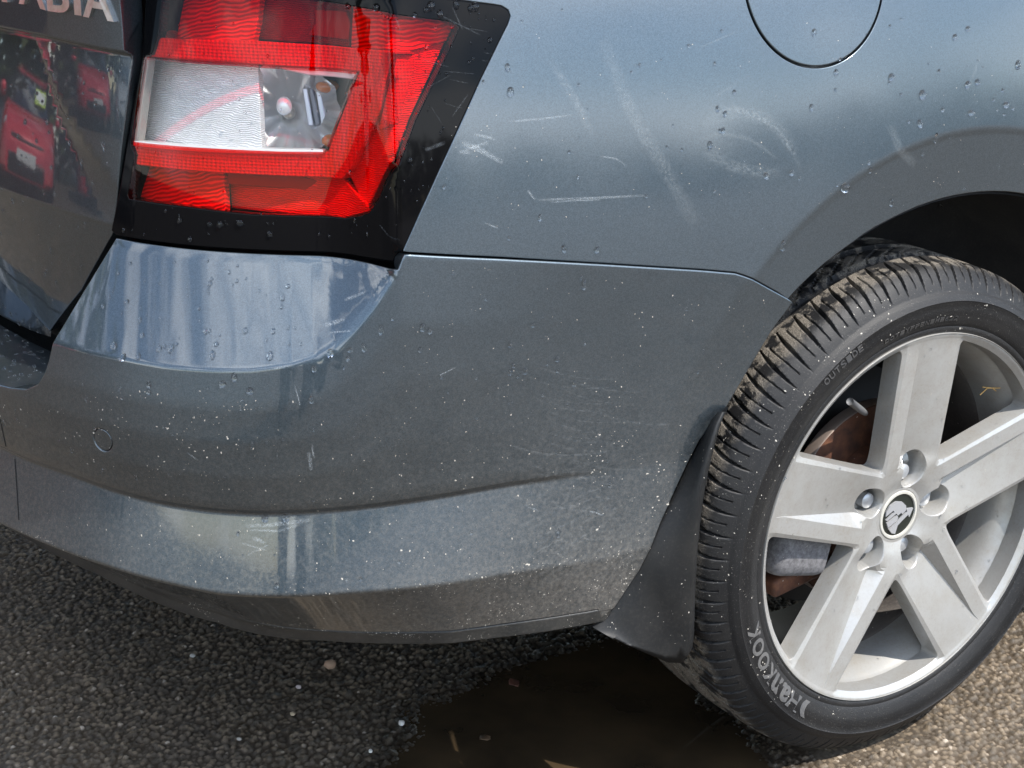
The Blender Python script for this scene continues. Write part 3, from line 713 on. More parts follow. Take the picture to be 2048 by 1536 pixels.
for r in (.2160, .2168, .2176, .2184, .2192, .2200, .2210):
    for a in np.arange(0, 360, .9): pts.append(polar(r, a))
for a in np.arange(0, 360, 6): pts.append(polar(.034, a)); pts.append(polar(.040, a))
hol = [dense(h, .005) for h in holes]
v, f, ol, hs = triangulate(dense(ring, .01), np.array(pts), hol+lug+[cap_h], .0006)
yv = rim_y(v[:, 0], v[:, 1]); Pw = np.c_[v[:, 0], yv, v[:, 1]]
f = f[:, ::-1] if np.cross(Pw[f[0, 1]]-Pw[f[0, 0]], Pw[f[0, 2]]-Pw[f[0, 0]])[1] > 0 else f
V = [Pw]; F = [tuple(t) for t in f]; nb = len(Pw)
def wall(loop, steps, centre):
    global nb
    idx = np.array([np.linalg.norm(v-q, axis=1).argmin() for q in loop]); prev = idx; m = len(loop)
    for (dy, sc) in steps:
        q = centre+(loop-centre)*sc if sc is not None else loop
        rad = np.linalg.norm(q, axis=1); lim = np.minimum(1, .2138/np.maximum(rad, 1e-6)); q = q*lim[:, None]
        V.append(np.c_[q[:, 0], np.maximum(yv[idx]+dy, 0), q[:, 1]]); cur = np.arange(nb, nb+m); nb += m
        for i in range(m):
            j = (i+1) % m; F.append((prev[i], prev[j], cur[j], cur[i]))
        prev = cur
for h in hs[:5]: wall(h, [(.0012, .994), (.008, .988), (.024, .968)], h.mean(0))
for h in hs[5:10]: wall(h, [(.0012, .96), (.006, .88), (.024, .76), (.026, .4)], h.mean(0))
wall(hs[10], [(.006, .98), (.007, .5)], hs[10].mean(0))
rimo = mesh_obj('alloy_rim', np.vstack(V), F, M_SILVER, wheel, True)
rimo.data.set_sharp_from_angle(angle=R(14))
def lathe(name, prof, n, material, parent, smooth=True, angle=None):
    V = []; F = []; m = len(prof)
    for i in range(n):
        a = 2*math.pi*i/n
        for r, y in prof: V.append((r*math.cos(a), y, r*math.sin(a)))
    for i in range(n):
        j = (i+1) % n
        for k in range(m-1): F.append((i*m+k, j*m+k, j*m+k+1, i*m+k+1))
    o = mesh_obj(name, V, F, material, parent, smooth)
    if angle: o.data.set_sharp_from_angle(angle=R(angle))
    return o
lathe('rim_barrel', [(.2232, .0060), (.2234, .0015), (.2226, .0000), (.2218, .0030), (.2205, .0060), (.2190, .0085), (.2175, .0110), (.2168, .014), (.2160, .024), (.2115, .034), (.2050, .045), (.2010, .062), (.1985, .080)], 160, M_SILVER, wheel, True, 40)
lathe('inner_barrel', [(.1985, .080), (.1955, .084), (.1925, .11), (.1900, .16), (.2, .2)], 160, plastic('grimy_barrel', (.035, .030, .028), .6, .25, 300), wheel, True, 40)  # dark colour holds both grime and the shadow deeper in the barrel
# brake disc and caliper
mR, tR, pR = mat('rusty_iron'); tR.links.new(ramp(tR, noise(tR, 60, 6, .65), [(.3, (.030, .012, .007)), (.55, (.080, .028, .012)), (.75, (.14, .055, .024))]), pR.inputs['Base Color']); pR.inputs['Roughness'].default_value = .75
lathe('brake_disc', [(.03, .045), (.066, .045), (.072, .049), (.074, .069), (.080, .0695), (.120, .0695), (.121, .073), (.121, .086)], 96, mR, wheel, True, 30)
lathe('disc_edge', [(.1212, .0688), (.1225, .0705), (.1225, .084)], 96, simple('worn_iron', (.25, .20, .17), .45, .7), wheel)
lathe('back_plate', [(.04, .125), (.150, .125), (.150, .13)], 64, simple('black_plate', (.008, .008, .008), .7), wheel)
def blob_box(name, c, half, rotdeg, material, parent, bev=.006):
    bm = bmesh.new(); bmesh.ops.create_cube(bm, size=2.0)
    for vv in bm.verts: vv.co = Vector((vv.co.x*half[0], vv.co.y*half[1], vv.co.z*half[2]))
    bmesh.ops.bevel(bm, geom=bm.edges[:], offset=bev, segments=3, affect='EDGES', profile=.6)
    bmesh.ops.rotate(bm, cent=(0, 0, 0), matrix=Matrix.Rotation(R(rotdeg), 3, 'Y'), verts=bm.verts)
    me = bpy.data.meshes.new(name); bm.to_mesh(me); bm.free(); me.materials.append(material); me.polygons.foreach_set('use_smooth', [True]*len(me.polygons))
    o = bpy.data.objects.new(name, me); o.location = c; return link(o, parent)
def wl(px, py, y): q = at_y(px, py, y); return (q[0], q[1], q[2]-ZC)
mK, tK, pK = mat('cast_grey'); tK.links.new(ramp(tK, noise(tK, 160, 5, .7), [(.3, (.045, .043, .045)), (.7, (.17, .165, .17))]), pK.inputs['Base Color']); pK.inputs['Roughness'].default_value = .8
blob_box('brake_caliper', wl(1578, 1092, .055), (.042, .030, .028), 12, mK, wheel, .016)
blob_box('caliper_bracket', wl(1585, 1140, .075), (.045, .02, .012), -10, mR, wheel, .006)
blob_box('brake_pad', wl(1757, 868, .07), (.007, .006, .010), -10, simple('orange_primer', (.55, .16, .06), .6), wheel, .002)
# bolts
for k in range(5):
    a = SPK[k]-9; c = polar(.0500, a); pr = [(.0, .028), (.0070, .028), (.0090, .0295), (.0094, .060)]
    o = lathe('wheel_bolt', pr, 18, simple('zinc_bolt', (.42, .43, .44), .4, .6) if k == 0 else bpy.data.materials['zinc_bolt'], wheel, True, 40); o.location = (c[0], 0.0, c[1])
# valve stem
vs = np.array(wl(1725, 822, .035)); ve = np.array(wl(1700, 803, .012))
def tube(name, P, rad, material, parent, n=10):
    P = np.asarray(P, float); V = []; F = []
    for i, p in enumerate(P):
        d = P[min(i+1, len(P)-1)]-P[max(i-1, 0)]; d /= np.linalg.norm(d); a = np.cross(d, (0.3, .2, .93)); a /= np.linalg.norm(a); b = np.cross(d, a); rr = rad[i] if hasattr(rad, '__len__') else rad
        for k in range(n): t = 2*math.pi*k/n; V.append(p+a*rr*math.cos(t)+b*rr*math.sin(t))
    for i in range(len(P)-1):
        for k in range(n): F.append((i*n+k, i*n+(k+1) % n, (i+1)*n+(k+1) % n, (i+1)*n+k))
    F.append(tuple(range(n))); F.append(tuple(range((len(P)-1)*n, len(P)*n))); return mesh_obj(name, V, F, material, parent)
tube('valve_stem', [ve, ve+(vs-ve)*.5, vs, vs+(vs-ve)*.25], [.0042, .0042, .0040, .0032], simple('grey_rubber', (.10, .10, .10), .6), wheel)
# centre cap
lathe('centre_cap', [(.0302, .028), (.0300, .0215), (.0290, .0205), (.0262, .0205), (.0255, .0222)], 48, plastic('weathered_cream_ring', (.40, .385, .34), .6, .7), wheel, True, 40)
lathe('cap_disc', [(.0, .0222), (.0258, .0226)], 40, simple('black_enamel', (.010, .013, .010), .3), wheel)
M_EMB = plastic('emblem_silver', (.24, .24, .245), .45, .35)
def emblem(poly, h=.0016):
    P = np.array(poly, float)*.0242; V2 = P; n = len(P)
    return extruded('emblem', V2, [tuple(range(n))], lambda q, hh: np.c_[q[:, 0], .0220-hh+0*q[:, 0], q[:, 1]], h, M_EMB, wheel)
# winged arrow: a plump wing with three feathers, and the arrow shaft below it
tilt = R(28)
def E2(pts): c, s_ = math.cos(tilt), math.sin(tilt); return [(x*c-y*s_, x*s_+y*c) for x, y in pts]
emblem(E2([(-.62, .70), (-.30, .86), (.10, .80), (.42, .52), (.55, .18), (.48, -.06), (.20, -.10), (.16, .04), (-.05, .02), (-.12, .20), (-.72, .22), (-.78, .30), (-.18, .36), (-.22, .48), (-.74, .50)]))
emblem(E2([(-.80, .12), (-.10, .08), (-.08, -.08), (-.20, -.18), (-.82, -.16)]))
emblem(E2([(-.80, -.28), (-.30, -.26), (.10, -.22), (.50, -.18), (.52, .0), (.90, -.26), (.52, -.56), (.50, -.38), (.05, -.42), (-.25, -.46), (-.55, -.78), (-.72, -.60)]))

# --- tyre -----------------------------------------------------------
tread_w0, tread_w1 = .018, .196
prof = [(.2215, .006), (.2240, .0015), (.2275, -.0005), (.2310, .0005), (.2330, -.001), (.2360, -.0025), (.2440, -.0055), (.2530, -.0068), (.2605, -.0060), (.2615, -.0068), (.2630, -.0058), (.2665, -.0035), (.2695, -.0012)]
sh = []
for t in np.linspace(0, 1, 40):     # rounded shoulder then the crown
    y = .0005+t*t*.012+t*.040
    r = .2695+(.2965-.2695)*(1-(1-min(1, (y)/.030))**2.1) if y < .030 else .2965+.0022*min(1, (y-.030)/.05)
    sh.append((r, y))
crown = [(.2965+.0022*min(1, (y-.030)/.05)-.0026*max(0, (y-.13)/.06)**2*3, y) for y in np.linspace(.0535, .19, 46)]
inner_s = [(.285, .200), (.265, .207), (.24, .205), (.2, .19)]
full = prof+sh+crown+inner_s
NT = 2070; NG = 69
th = np.linspace(0, 2*math.pi, NT, endpoint=False)
rr = np.array([p[0] for p in full]); yy = np.array([p[1] for p in full])
Rg = np.repeat(rr[None], NT, 0); Yg = np.repeat(yy[None], NT, 0)
j0, j1 = len(prof), len(prof)+len(sh)+len(crown)
yl = yy[j0:j1]
def groove(d, w): return np.clip(1-(np.abs(d)/w)**2.2, 0, 1)
for j in range(j0, j1):
    y = yy[j]; dep = np.zeros(NT)
    for gy, gw in ((.064, .0055), (.103, .006), (.142, .0055)): dep = np.maximum(dep, .0065*max(0, min(1, (gw-abs(y-gy))/.0015)))
    pitch = 2*math.pi/NG; jit = 1+.0*th
    if y < .0600:
        t = (y+.000)/.060                 # 0 at the sidewall, 1 at the first groove
        curve = .62*pitch*(t**1.6)*1.0-.05*pitch
        ph = ((th+curve+pitch/2) % pitch)-pitch/2
        wid = .0027*math.sin(math.pi*min(1, max(0, (t+.02)/1.04)))**.8/.297 if t < .92 else .0010/.297
        if t > .02: dep = np.maximum(dep, .0062*min(1, t*5)*groove(ph, max(wid, .0006/.297)))
        curve2 = .42*pitch*(t**2.0)
        ph2 = ((th+curve2) % pitch)-pitch/2
        if .10 < t < .80: dep = np.maximum(dep, .0028*groove(ph2, .0011/.297))
    elif y < .098 and y > .070:
        ph = ((th+.5*pitch+(y-.07)*6) % pitch)-pitch/2; dep = np.maximum(dep, .005*groove(ph, .0024/.297))
    elif y > .148:
        ph = ((th+(y-.148)*4) % pitch)-pitch/2; dep = np.maximum(dep, .005*groove(ph, .0026/.297))
    Rg[:, j] -= dep
V = np.stack([Rg*np.cos(th)[:, None], Yg, Rg*np.sin(th)[:, None]], -1).reshape(-1, 3)
m = len(full); i = np.arange(NT); jn = (i+1) % NT
F = np.concatenate([np.stack([i*m+k, jn*m+k, jn*m+k+1, i*m+k+1], 1) for k in range(m-1)])
# flatten the contact patch a touch
zmin = -ZC+.004; V[:, 2] = np.maximum(V[:, 2], zmin)
mT, tT, pT = mat('tyre_rubber'); tcT = node(tT, 'ShaderNodeTexCoord'); oT = tcT.outputs['Object']
sx = node(tT, 'ShaderNodeSeparateXYZ'); tT.links.new(oT, sx.inputs[0])
cmb = node(tT, 'ShaderNodeCombineXYZ'); tT.links.new(sx.outputs['X'], cmb.inputs['X']); tT.links.new(sx.outputs['Z'], cmb.inputs['Z'])
vl = node(tT, 'ShaderNodeVectorMath', operation='LENGTH'); tT.links.new(cmb.outputs[0], vl.inputs[0]); rad_ = vl.outputs['Value']
ntr = node(tT, 'ShaderNodeTexNoise', Scale=42.0, Detail=5.0, Roughness=.62); tT.links.new(oT, ntr.inputs['Vector'])
nfine = node(tT, 'ShaderNodeTexNoise', Scale=700.0, Detail=2.0); tT.links.new(oT, nfine.inputs['Vector'])
tread_mask = gray(tT, rad_, .287, .2955)
mud = mth(tT, 'MULTIPLY', gray(tT, ntr.outputs['Fac'], .45, .52), tread_mask)
mud = mth(tT, 'MULTIPLY', mud, gray(tT, sx.outputs['Y'], .016, .028))
mud = mth(tT, 'MULTIPLY', mud, mth(tT, 'ADD', mth(tT, 'MULTIPLY', gray(tT, nfine.outputs['Fac'], .35, .65), .6), .4))
dustn = node(tT, 'ShaderNodeTexNoise', Scale=12.0, Detail=4.0); tT.links.new(oT, dustn.inputs['Vector'])
dusty = mth(tT, 'MULTIPLY', gray(tT, dustn.outputs['Fac'], .35, .75), .03)
speck = mth(tT, 'MULTIPLY', gray(tT, nfine.outputs['Fac'], .64, .74), .22)
rubc = mixc(tT, mth(tT, 'MULTIPLY', gray(tT, rad_, .2432, .2438), gray(tT, rad_, .2608, .2614, 1, 0)), (.0105, .0105, .011), (.0045, .0045, .005))
cT = mixc(tT, mth(tT, 'ADD', dusty, speck), rubc, (.30, .28, .25)); cT = mixc(tT, mth(tT, 'MULTIPLY', mud, .72), cT, (.27, .235, .19))
tT.links.new(cT, pT.inputs['Base Color']); tT.links.new(mth(tT, 'ADD', mth(tT, 'MULTIPLY', mud, .35), .52), pT.inputs['Roughness'])
tT.links.new(bump(tT, mth(tT, 'ADD', mth(tT, 'MULTIPLY', nfine.outputs['Fac'], .3), mud), .9, .0012), pT.inputs['Normal'])
pT.inputs['Specular IOR Level'].default_value = .25
tyre = mesh_obj('tyre', V, F, mT, wheel, True)
tyre.data.set_sharp_from_angle(angle=R(50))
# raised sidewall lettering
def sidewall_y(r): return np.interp(r, [p[0] for p in prof], [p[1] for p in prof])
M_LET = plastic('scuffed_grey_letter', (.060, .060, .061), .6, .3); M_LETB = plastic('moulded_black_letter', (.028, .028, .029), .5, .2)
def arc_text(ch_list, r_mid, height, material, name, raise_, bold=.0, inward=True):
    for body, a0, a1 in ch_list:      # angles in degrees of left and right edge of each glyph
        V2, Fc = text_polys(body, 1.0, bold); lo, hi = V2.min(0), V2.max(0); U = (V2-lo)/np.maximum(hi-lo, 1e-6)
        def mp(P, h):
            a = np.radians(a0+(a1-a0)*P[:, 0]); r = r_mid+(P[:, 1]-.5)*height; y = sidewall_y(r)-h; return np.c_[r*np.cos(a), y, r*np.sin(a)]
        extruded(name, U, Fc, mp, raise_, material, wheel)
def ang_of(px, py): q = at_y(px, py, -.006); return math.degrees(math.atan2(q[2]-ZC, q[0])), math.hypot(q[0], q[2]-ZC)
print('LET', ang_of(1500, 1262), ang_of(1590, 1440), ang_of(1640, 752), ang_of(1720, 690))
A0 = ang_of(1583, 1436)[0] % 360; A1 = ang_of(1490, 1262)[0] % 360
glyphs = [('H', .0, .155), ('a', .165, .29), ('n', .305, .42), ('K', .435, .565), ('O', .575, .71), ('O', .725, .86), ('K', .875, 1.0)]
print('A0A1', A0, A1)
arc_text([(g, A0+(A1-A0)*t0, A0+(A1-A0)*t1) for g, t0, t1 in glyphs], .2455, .0195, M_LET, 'sidewall_letter', .0006, .03)
arc_text([(g, A0-(A1-A0)*.12+(A1-A0)*t0*.0, A0-(A1-A0)*.02) for g, t0 in [(')', 0)]], .2455, .0195, M_LET, 'sidewall_letter', .0006, .10)
B0 = ang_of(1642, 757)[0]; B1 = ang_of(1725, 683)[0]
arc_text([(c_, B0+(B1-B0)*k/7, B0+(B1-B0)*(k+.78)/7) for k, c_ in enumerate('OUTSIDE')], .2555, .0075, M_LETB, 'sidewall_letter', .0007, .01)
C0 = ang_of(1772, 688)[0]; C1 = ang_of(1920, 636)[0]
arc_text([(c_, C0+(C1-C0)*k/15, C0+(C1-C0)*(k+.75)/15) for k, c_ in enumerate('DOT1YFFEN1M1622') if c_ != ' '], .2415, .0055, M_LETB, 'sidewall_letter', .0007, .01)

# ------------------------------------------------------------------ rest of the car (only hinted at by the frame)
def grid_mesh(name, rows, material, parent, closed=False):
    rows = [np.asarray(r_) for r_ in rows]; m = len(rows[0]); F = []
    for k in range(len(rows)-1):
        for i in range(m-1): F.append((k*m+i, k*m+i+1, (k+1)*m+i+1, (k+1)*m+i))
    return mesh_obj(name, np.vstack(rows), F, material, parent)
M_WIN = simple('tinted_window', (.01, .012, .014), .03, 0, 1.0)
YM = .85
xs = np.array([-.86, -.80, -.6, -.2, .4, 1.2, 2.0, 2.35])
def side(y, z, sgn): yy_ = y if sgn < 0 else 2*YM-y; return np.c_[xs, np.full_like(xs, yy_), np.full_like(xs, z)]
top = [side(.045, 1.095, -1), side(.065, 1.12, -1)]
grid_mesh('window_band', [side(.066, 1.115, -1)+np.array([.0, 0, 0]), side(.15, 1.36, -1)+np.array([.10, 0, 0])], M_WIN, car)
grid_mesh('roof', [side(.145, 1.36, -1)+np.array([.09, 0, 0]), side(.19, 1.42, -1)+np.array([.09, 0, 0]), side(.40, 1.465, -1)+np.array([.07, 0, 0]), side(.85, 1.475, -1)+np.array([.05, 0, 0]), side(.40, 1.465, 1)+np.array([.07, 0, 0]), side(.19, 1.42, 1)+np.array([.09, 0, 0])], M_PAINT, car)
grid_mesh('far_side', [side(.16, 1.40, 1)+np.array([.10, 0, 0]), side(.05, 1.10, 1), side(.02, .70, 1), side(.04, .26, 1)], M_PAINT, car)
grid_mesh('rear_window', [np.c_[[-.77]*5, np.linspace(.17, 1.53, 5), [1.40]*5], np.c_[[-.86]*5, np.linspace(.12, 1.58, 5), [1.08]*5]], M_WIN, car)
# left half of the rear, mirrored
Sm = np.linspace(0, .95, 30)
rows = []
for z in (.27, .36, .43, .52, .57, .66, .80, .95, 1.08):
    p = surf(Sm, 0*Sm+z, off_b if z < .6 else off_u); p[:, 1] = 2*YM-p[:, 1]; rows.append(p)
grid_mesh('rear_far_half', rows, M_PAINT, car)
_su = np.linspace(0, arch_sz[-1][0]-.02, 40); _a = surf(_su, 0*_su+ZL0+.002, off_b); _n = surf_n(_su, 0*_su+ZL0+.002, off_b); _n[:, 2] = 0
strip('undertray', _a-_n*.012, np.c_[np.clip(_a[:, 0]+.30, -.66, -.30), np.maximum(_a[:, 1], .30), np.full(40, .30)], M_DARK, bumper, 2)  # unseen dark sheet, added to close a bright gap mirrored in the puddle
grid_mesh('underbody', [np.c_[np.linspace(-.80, 2.4, 12), np.full(12, y), np.full(12, .30 if .3 < y < 1.4 else .34)] for y in (.14, .3, .85, 1.4, 1.64)], M_DARK, car)
fx = s_of_x(.76)
grid_mesh('front_side', [np.c_[np.linspace(.75, 2.6, 10), np.full(10, -.012+.0*z), np.full(10, z)]+np.array([0, .05*max(0, z-.64), 0]) for z in (.25, .6, .9, 1.10)], M_PAINT, car)

# ------------------------------------------------------------------ ground
def axis(lo, hi, step, far):
    mid = np.arange(lo, hi+1e-9, step); up = []; d = step; x = hi
    while x < far: d *= 1.35; x += d; up.append(x)
    dn = []; d = step; x = lo
    while x > -far: d *= 1.35; x -= d; dn.append(x)
    return np.array(dn[::-1]+list(mid)+up)
gx = axis(-1.00, .60, .0025, 120); gy = axis(-.28, 1.26, .0025, 120)
GX, GY = np.meshgrid(gx, gy, indexing='ij')
near = (GX > -1.1) & (GX < .75) & (GY > -.4) & (GY < 1.45)
def cellular(X, Y, cell, seed):      # jittered cells: distance to the nearest stone centre and a random number per stone
    r_ = np.random.default_rng(seed); n = 512; jx = r_.random((n, n)); jy = r_.random((n, n)); rv = r_.random((n, n)); sz = r_.random((n, n))
    ix = np.floor(X/cell).astype(int); iy = np.floor(Y/cell).astype(int); d1 = np.full(X.shape, 9.); d2 = np.full(X.shape, 9.); val = np.zeros(X.shape); siz = np.zeros(X.shape)
    for a in (-1, 0, 1):
        for b in (-1, 0, 1):
            cx, cy = ix+a, iy+b; px = cx+.1+.8*jx[cx % n, cy % n]; py = cy+.1+.8*jy[cx % n, cy % n]; d = np.hypot(X/cell-px, Y/cell-py)
            k = d < d1; d2 = np.where(k, d1, np.minimum(d2, d)); val = np.where(k, rv[cx % n, cy % n], val); siz = np.where(k, sz[cx % n, cy % n], siz); d1 = np.where(k, d, d1)
    return d1, d2, val, siz
d1, d2, val, siz = cellular(GX, GY, .0074, 3); e1, e2, val2, siz2 = cellular(GX+.3, GY+.7, .026, 5)
H = .0046*np.clip(1-(d1/(.35+.35*siz))**2, 0, 1)*(.3+.7*siz)+.0022*(1-np.clip(e1*1.2, 0, 1))
lowf = 0
for k_, (fx_, fy_, ph) in enumerate([(7, 3, .2), (-4, 9, 1.1), (13, -6, 2.2), (21, 17, .5)]): lowf = lowf+.0012*np.sin(fx_*GX+fy_*GY+ph)/(1+k_*.4)
H = H+lowf
# puddle hollow
pud = np.array([at_z(x, y, 0)[:2] for x, y in [(1290, 1282), (1190, 1296), (1100, 1306), (1040, 1338), (960, 1366), (900, 1402), (862, 1436), (835, 1480), (800, 1540), (770, 1620), (1000, 1750), (1400, 1640), (1560, 1560), (1490, 1500), (1440, 1440), (1400, 1390), (1440, 1330), (1400, 1290)]])
PP = np.c_[GX[near], GY[near]]; dpud = dist_poly(PP, pud); ins = inpoly(PP, pud); sdp = np.where(ins, -dpud, dpud)
full_sd = np.full(GX.shape, 1.0); full_sd[near] = sdp
wob = .008*np.sin(31*GX+4*np.sin(17*GY))+.006*np.sin(43*GY+3*np.sin(23*GX))
hollow = smoothstep(.030, -.030, full_sd+wob); H = H-.011*hollow
tyx = np.exp(-((GX/.10)**2))*((GY > .0) & (GY < .2)); H = np.minimum(H, np.where(tyx > .5, .001, 9))
H = np.where(near, H, .001)
VG = np.stack([GX, GY, H-.0035], -1).reshape(-1, 3); ni, nj = GX.shape
I, J = np.meshgrid(np.arange(ni-1), np.arange(nj-1), indexing='ij'); FG = np.stack([I*nj+J, (I+1)*nj+J, (I+1)*nj+J+1, I*nj+J+1], -1).reshape(-1, 4)
me = bpy.data.meshes.new('ground'); me.vertices.add(len(VG)); me.vertices.foreach_set('co', VG.astype(np.float32).ravel()); me.loops.add(len(FG)*4); me.loops.foreach_set('vertex_index', FG.astype(np.int32).ravel())
me.polygons.add(len(FG)); me.polygons.foreach_set('loop_start', np.arange(0, len(FG)*4, 4, dtype=np.int32)); me.polygons.foreach_set('loop_total', np.full(len(FG), 4, np.int32)); me.polygons.foreach_set('use_smooth', np.ones(len(FG), bool)); me.update(calc_edges=True)
at = me.attributes.new('stone', 'FLOAT', 'POINT'); at.data.foreach_set('value', val.astype(np.float32).ravel())
at = me.attributes.new('proud', 'FLOAT', 'POINT'); at.data.foreach_set('value', np.clip(1-d1/(.35+.35*siz), 0, 1).astype(np.float32).ravel())
at = me.attributes.new('near', 'FLOAT', 'POINT'); at.data.foreach_set('value', ((GX > -.99) & (GX < .59) & (GY > -.27) & (GY < 1.25)).astype(np.float32).ravel())
at = me.attributes.new('wet', 'FLOAT', 'POINT'); at.data.foreach_set('value', smoothstep(.09, .0, full_sd+wob).astype(np.float32).ravel())
mG, tG, pG = mat('worn_asphalt'); a1 = node(tG, 'ShaderNodeAttribute', attribute_name='stone'); a2 = node(tG, 'ShaderNodeAttribute', attribute_name='proud')
a4 = node(tG, 'ShaderNodeAttribute', attribute_name='near'); vo = node(tG, 'ShaderNodeTexVoronoi', Scale=130.0); tG.links.new(coords(tG), vo.inputs['Vector']); vs_ = node(tG, 'ShaderNodeSeparateColor'); tG.links.new(vo.outputs['Color'], vs_.inputs[0])
def pick(far, near_): 
    m_ = node(tG, 'ShaderNodeMix', data_type='FLOAT'); tG.links.new(a4.outputs['Fac'], m_.inputs['Factor']); tG.links.new(far, m_.inputs['A']); tG.links.new(near_, m_.inputs['B']); return m_.outputs['Result']
stone_v = pick(vs_.outputs[0], a1.outputs['Fac']); proud_v = pick(gray(tG, vo.outputs['Distance'], .0, .6, 1, 0), a2.outputs['Fac'])
stc = ramp(tG, stone_v, [(0, (.050, .041, .031)), (.45, (.100, .078, .053)), (.75, (.148, .111, .072)), (.96, (.18, .140, .096)), (1, (.42, .36, .29))])
stc.node.color_ramp.interpolation = 'LINEAR'
bindc = mixc(tG, gray(tG, noise(tG, 5, 5, .6), .35, .7), (.027, .020, .013), (.058, .039, .021))
gc = mixc(tG, gray(tG, proud_v, .08, .42), bindc, stc); gc = mixc(tG, mth(tG, 'MULTIPLY', gray(tG, noise(tG, 900, 3, .6), .3, .75), .25), gc, (.145, .110, .073))
a3 = node(tG, 'ShaderNodeAttribute', attribute_name='wet'); gc = mixc(tG, mth(tG, 'MULTIPLY', a3.outputs['Fac'], .75), gc, (.010, .008, .006))
tG.links.new(gc, pG.inputs['Base Color']); tG.links.new(mth(tG, 'SUBTRACT', gray(tG, noise(tG, 12, 4), .3, .7, .50, .8), mth(tG, 'MULTIPLY', a3.outputs['Fac'], .30)), pG.inputs['Roughness'])
tG.links.new(bump(tG, noise(tG, 520, 4, .65), .55, .0022), pG.inputs['Normal'])
me.materials.append(mG); ground = link(bpy.data.objects.new('ground', me)); tag(ground, kind='structure')
# puddle water
wp = dense(inset(pud, -.05), .02); vv, ff, _, _ = triangulate(wp, ())
mW, tW, pW = mat('muddy_water'); pW.inputs['Base Color'].default_value = (.030, .021, .012, 1); pW.inputs['Roughness'].default_value = .03; pW.inputs['IOR'].default_value = 1.33
tW.links.new(mixc(tW, gray(tW, noise(tW, 9, 4), .35, .7), (.026, .0185, .0110), (.052, .0350, .0190)), pW.inputs['Base Color']); tW.links.new(bump(tW, noise(tW, 14, 2), .02, .004), pW.inputs['Normal'])
puddle = mesh_obj('puddle', np.c_[vv, np.full(len(vv), -.0042)], ff if area2(vv[ff[0]]) > 0 else ff[:, ::-1], mW); tag(puddle, kind='structure')

# small stones and scraps lying on the asphalt
def stone(px, py, size_px, col, label, name='pebble', flat=.7, rot=0):
    p = at_z(px, py, .004); dist = np.linalg.norm(p-CAM); r_ = size_px/FPX*dist*.5
    bm = bmesh.new(); bmesh.ops.create_icosphere(bm, subdivisions=2, radius=1.0); q = random.Random(px*7+py)
    ax = (1, .75+.2*q.random(), flat)
    for v_ in bm.verts: k = 1+.22*(q.random()-.5); v_.co = Vector((v_.co.x*ax[0]*k*r_, v_.co.y*ax[1]*k*r_, v_.co.z*ax[2]*k*r_))
    me_ = bpy.data.meshes.new(name); bm.to_mesh(me_); bm.free(); me_.polygons.foreach_set('use_smooth', [True]*len(me_.polygons)); me_.materials.append(plastic('stone_%d' % px, col, .7, .3, 400))
    o = bpy.data.objects.new(name, me_); o.location = (p[0], p[1], r_*flat*.6); o.rotation_euler = (0, 0, q.random()*6); link(o); return tag(o, label, 'stone')
stone(660, 1328, 26, (.30, .19, .12), 'brown round pebble on the dark asphalt beneath the bumper')
stone(803, 1443, 15, (.62, .60, .56), 'white pebble on the asphalt at the left edge of the puddle')
stone(741, 1498, 10, (.60, .58, .52), 'small pale pebble on asphalt by the puddle, lower of two')
stone(585, 1424, 11, (.40, .31, .20), 'small tan pebble on the shaded asphalt below the brown pebble')
stone(597, 1370, 11, (.45, .38, .36), 'small pinkish pebble on the shaded asphalt under the bumper')
stone(385, 1308, 11, (.34, .33, .31), 'small grey pebble on shaded asphalt nearest the bumper lip')
stone(478, 1474, 10, (.36, .33, .29), 'small grey-brown pebble near the bottom edge of the picture')
stone(110, 1431, 9, (.40, .37, .33), 'small pale pebble at the far left of the shaded asphalt')
def leaf(px, py, L_, col, label, seed):
    p = at_z(px, py, .0); q = np.random.default_rng(seed); a = q.random()*6.28; n = 9; V_ = []; F_ = []
    for i_ in range(n):
        t = i_/(n-1); w = .42*math.sin(math.pi*t)**.8*(1+.3*(q.random()-.5)); c_, s_ = math.cos(a), math.sin(a)
        for k_ in (-1, 0, 1): x_, y_ = (t-.5)*L_, k_*w*L_; V_.append((p[0]+x_*c_-y_*s_, p[1]+x_*s_+y_*c_, -.0030+.10*L_*abs(k_)+.12*L_*t*t))
    for i_ in range(n-1):
        for k_ in range(2): F_.append((i_*3+k_, i_*3+k_+1, i_*3+k_+4, i_*3+k_+3))
    o = mesh_obj('leaf', V_, F_, simple('leaf_%d' % px, col, .6)); sm_ = o.modifiers.new('thickness', 'SOLIDIFY'); sm_.thickness = .0006; return tag(o, label, 'leaf')
leaf(970, 1474, .016, (.14, .085, .045), 'curled brown leaf scrap floating in the middle of the puddle', 1)
leaf(1028, 1364, .018, (.11, .045, .028), 'reddish leaf scrap at the back edge of the puddle', 2)

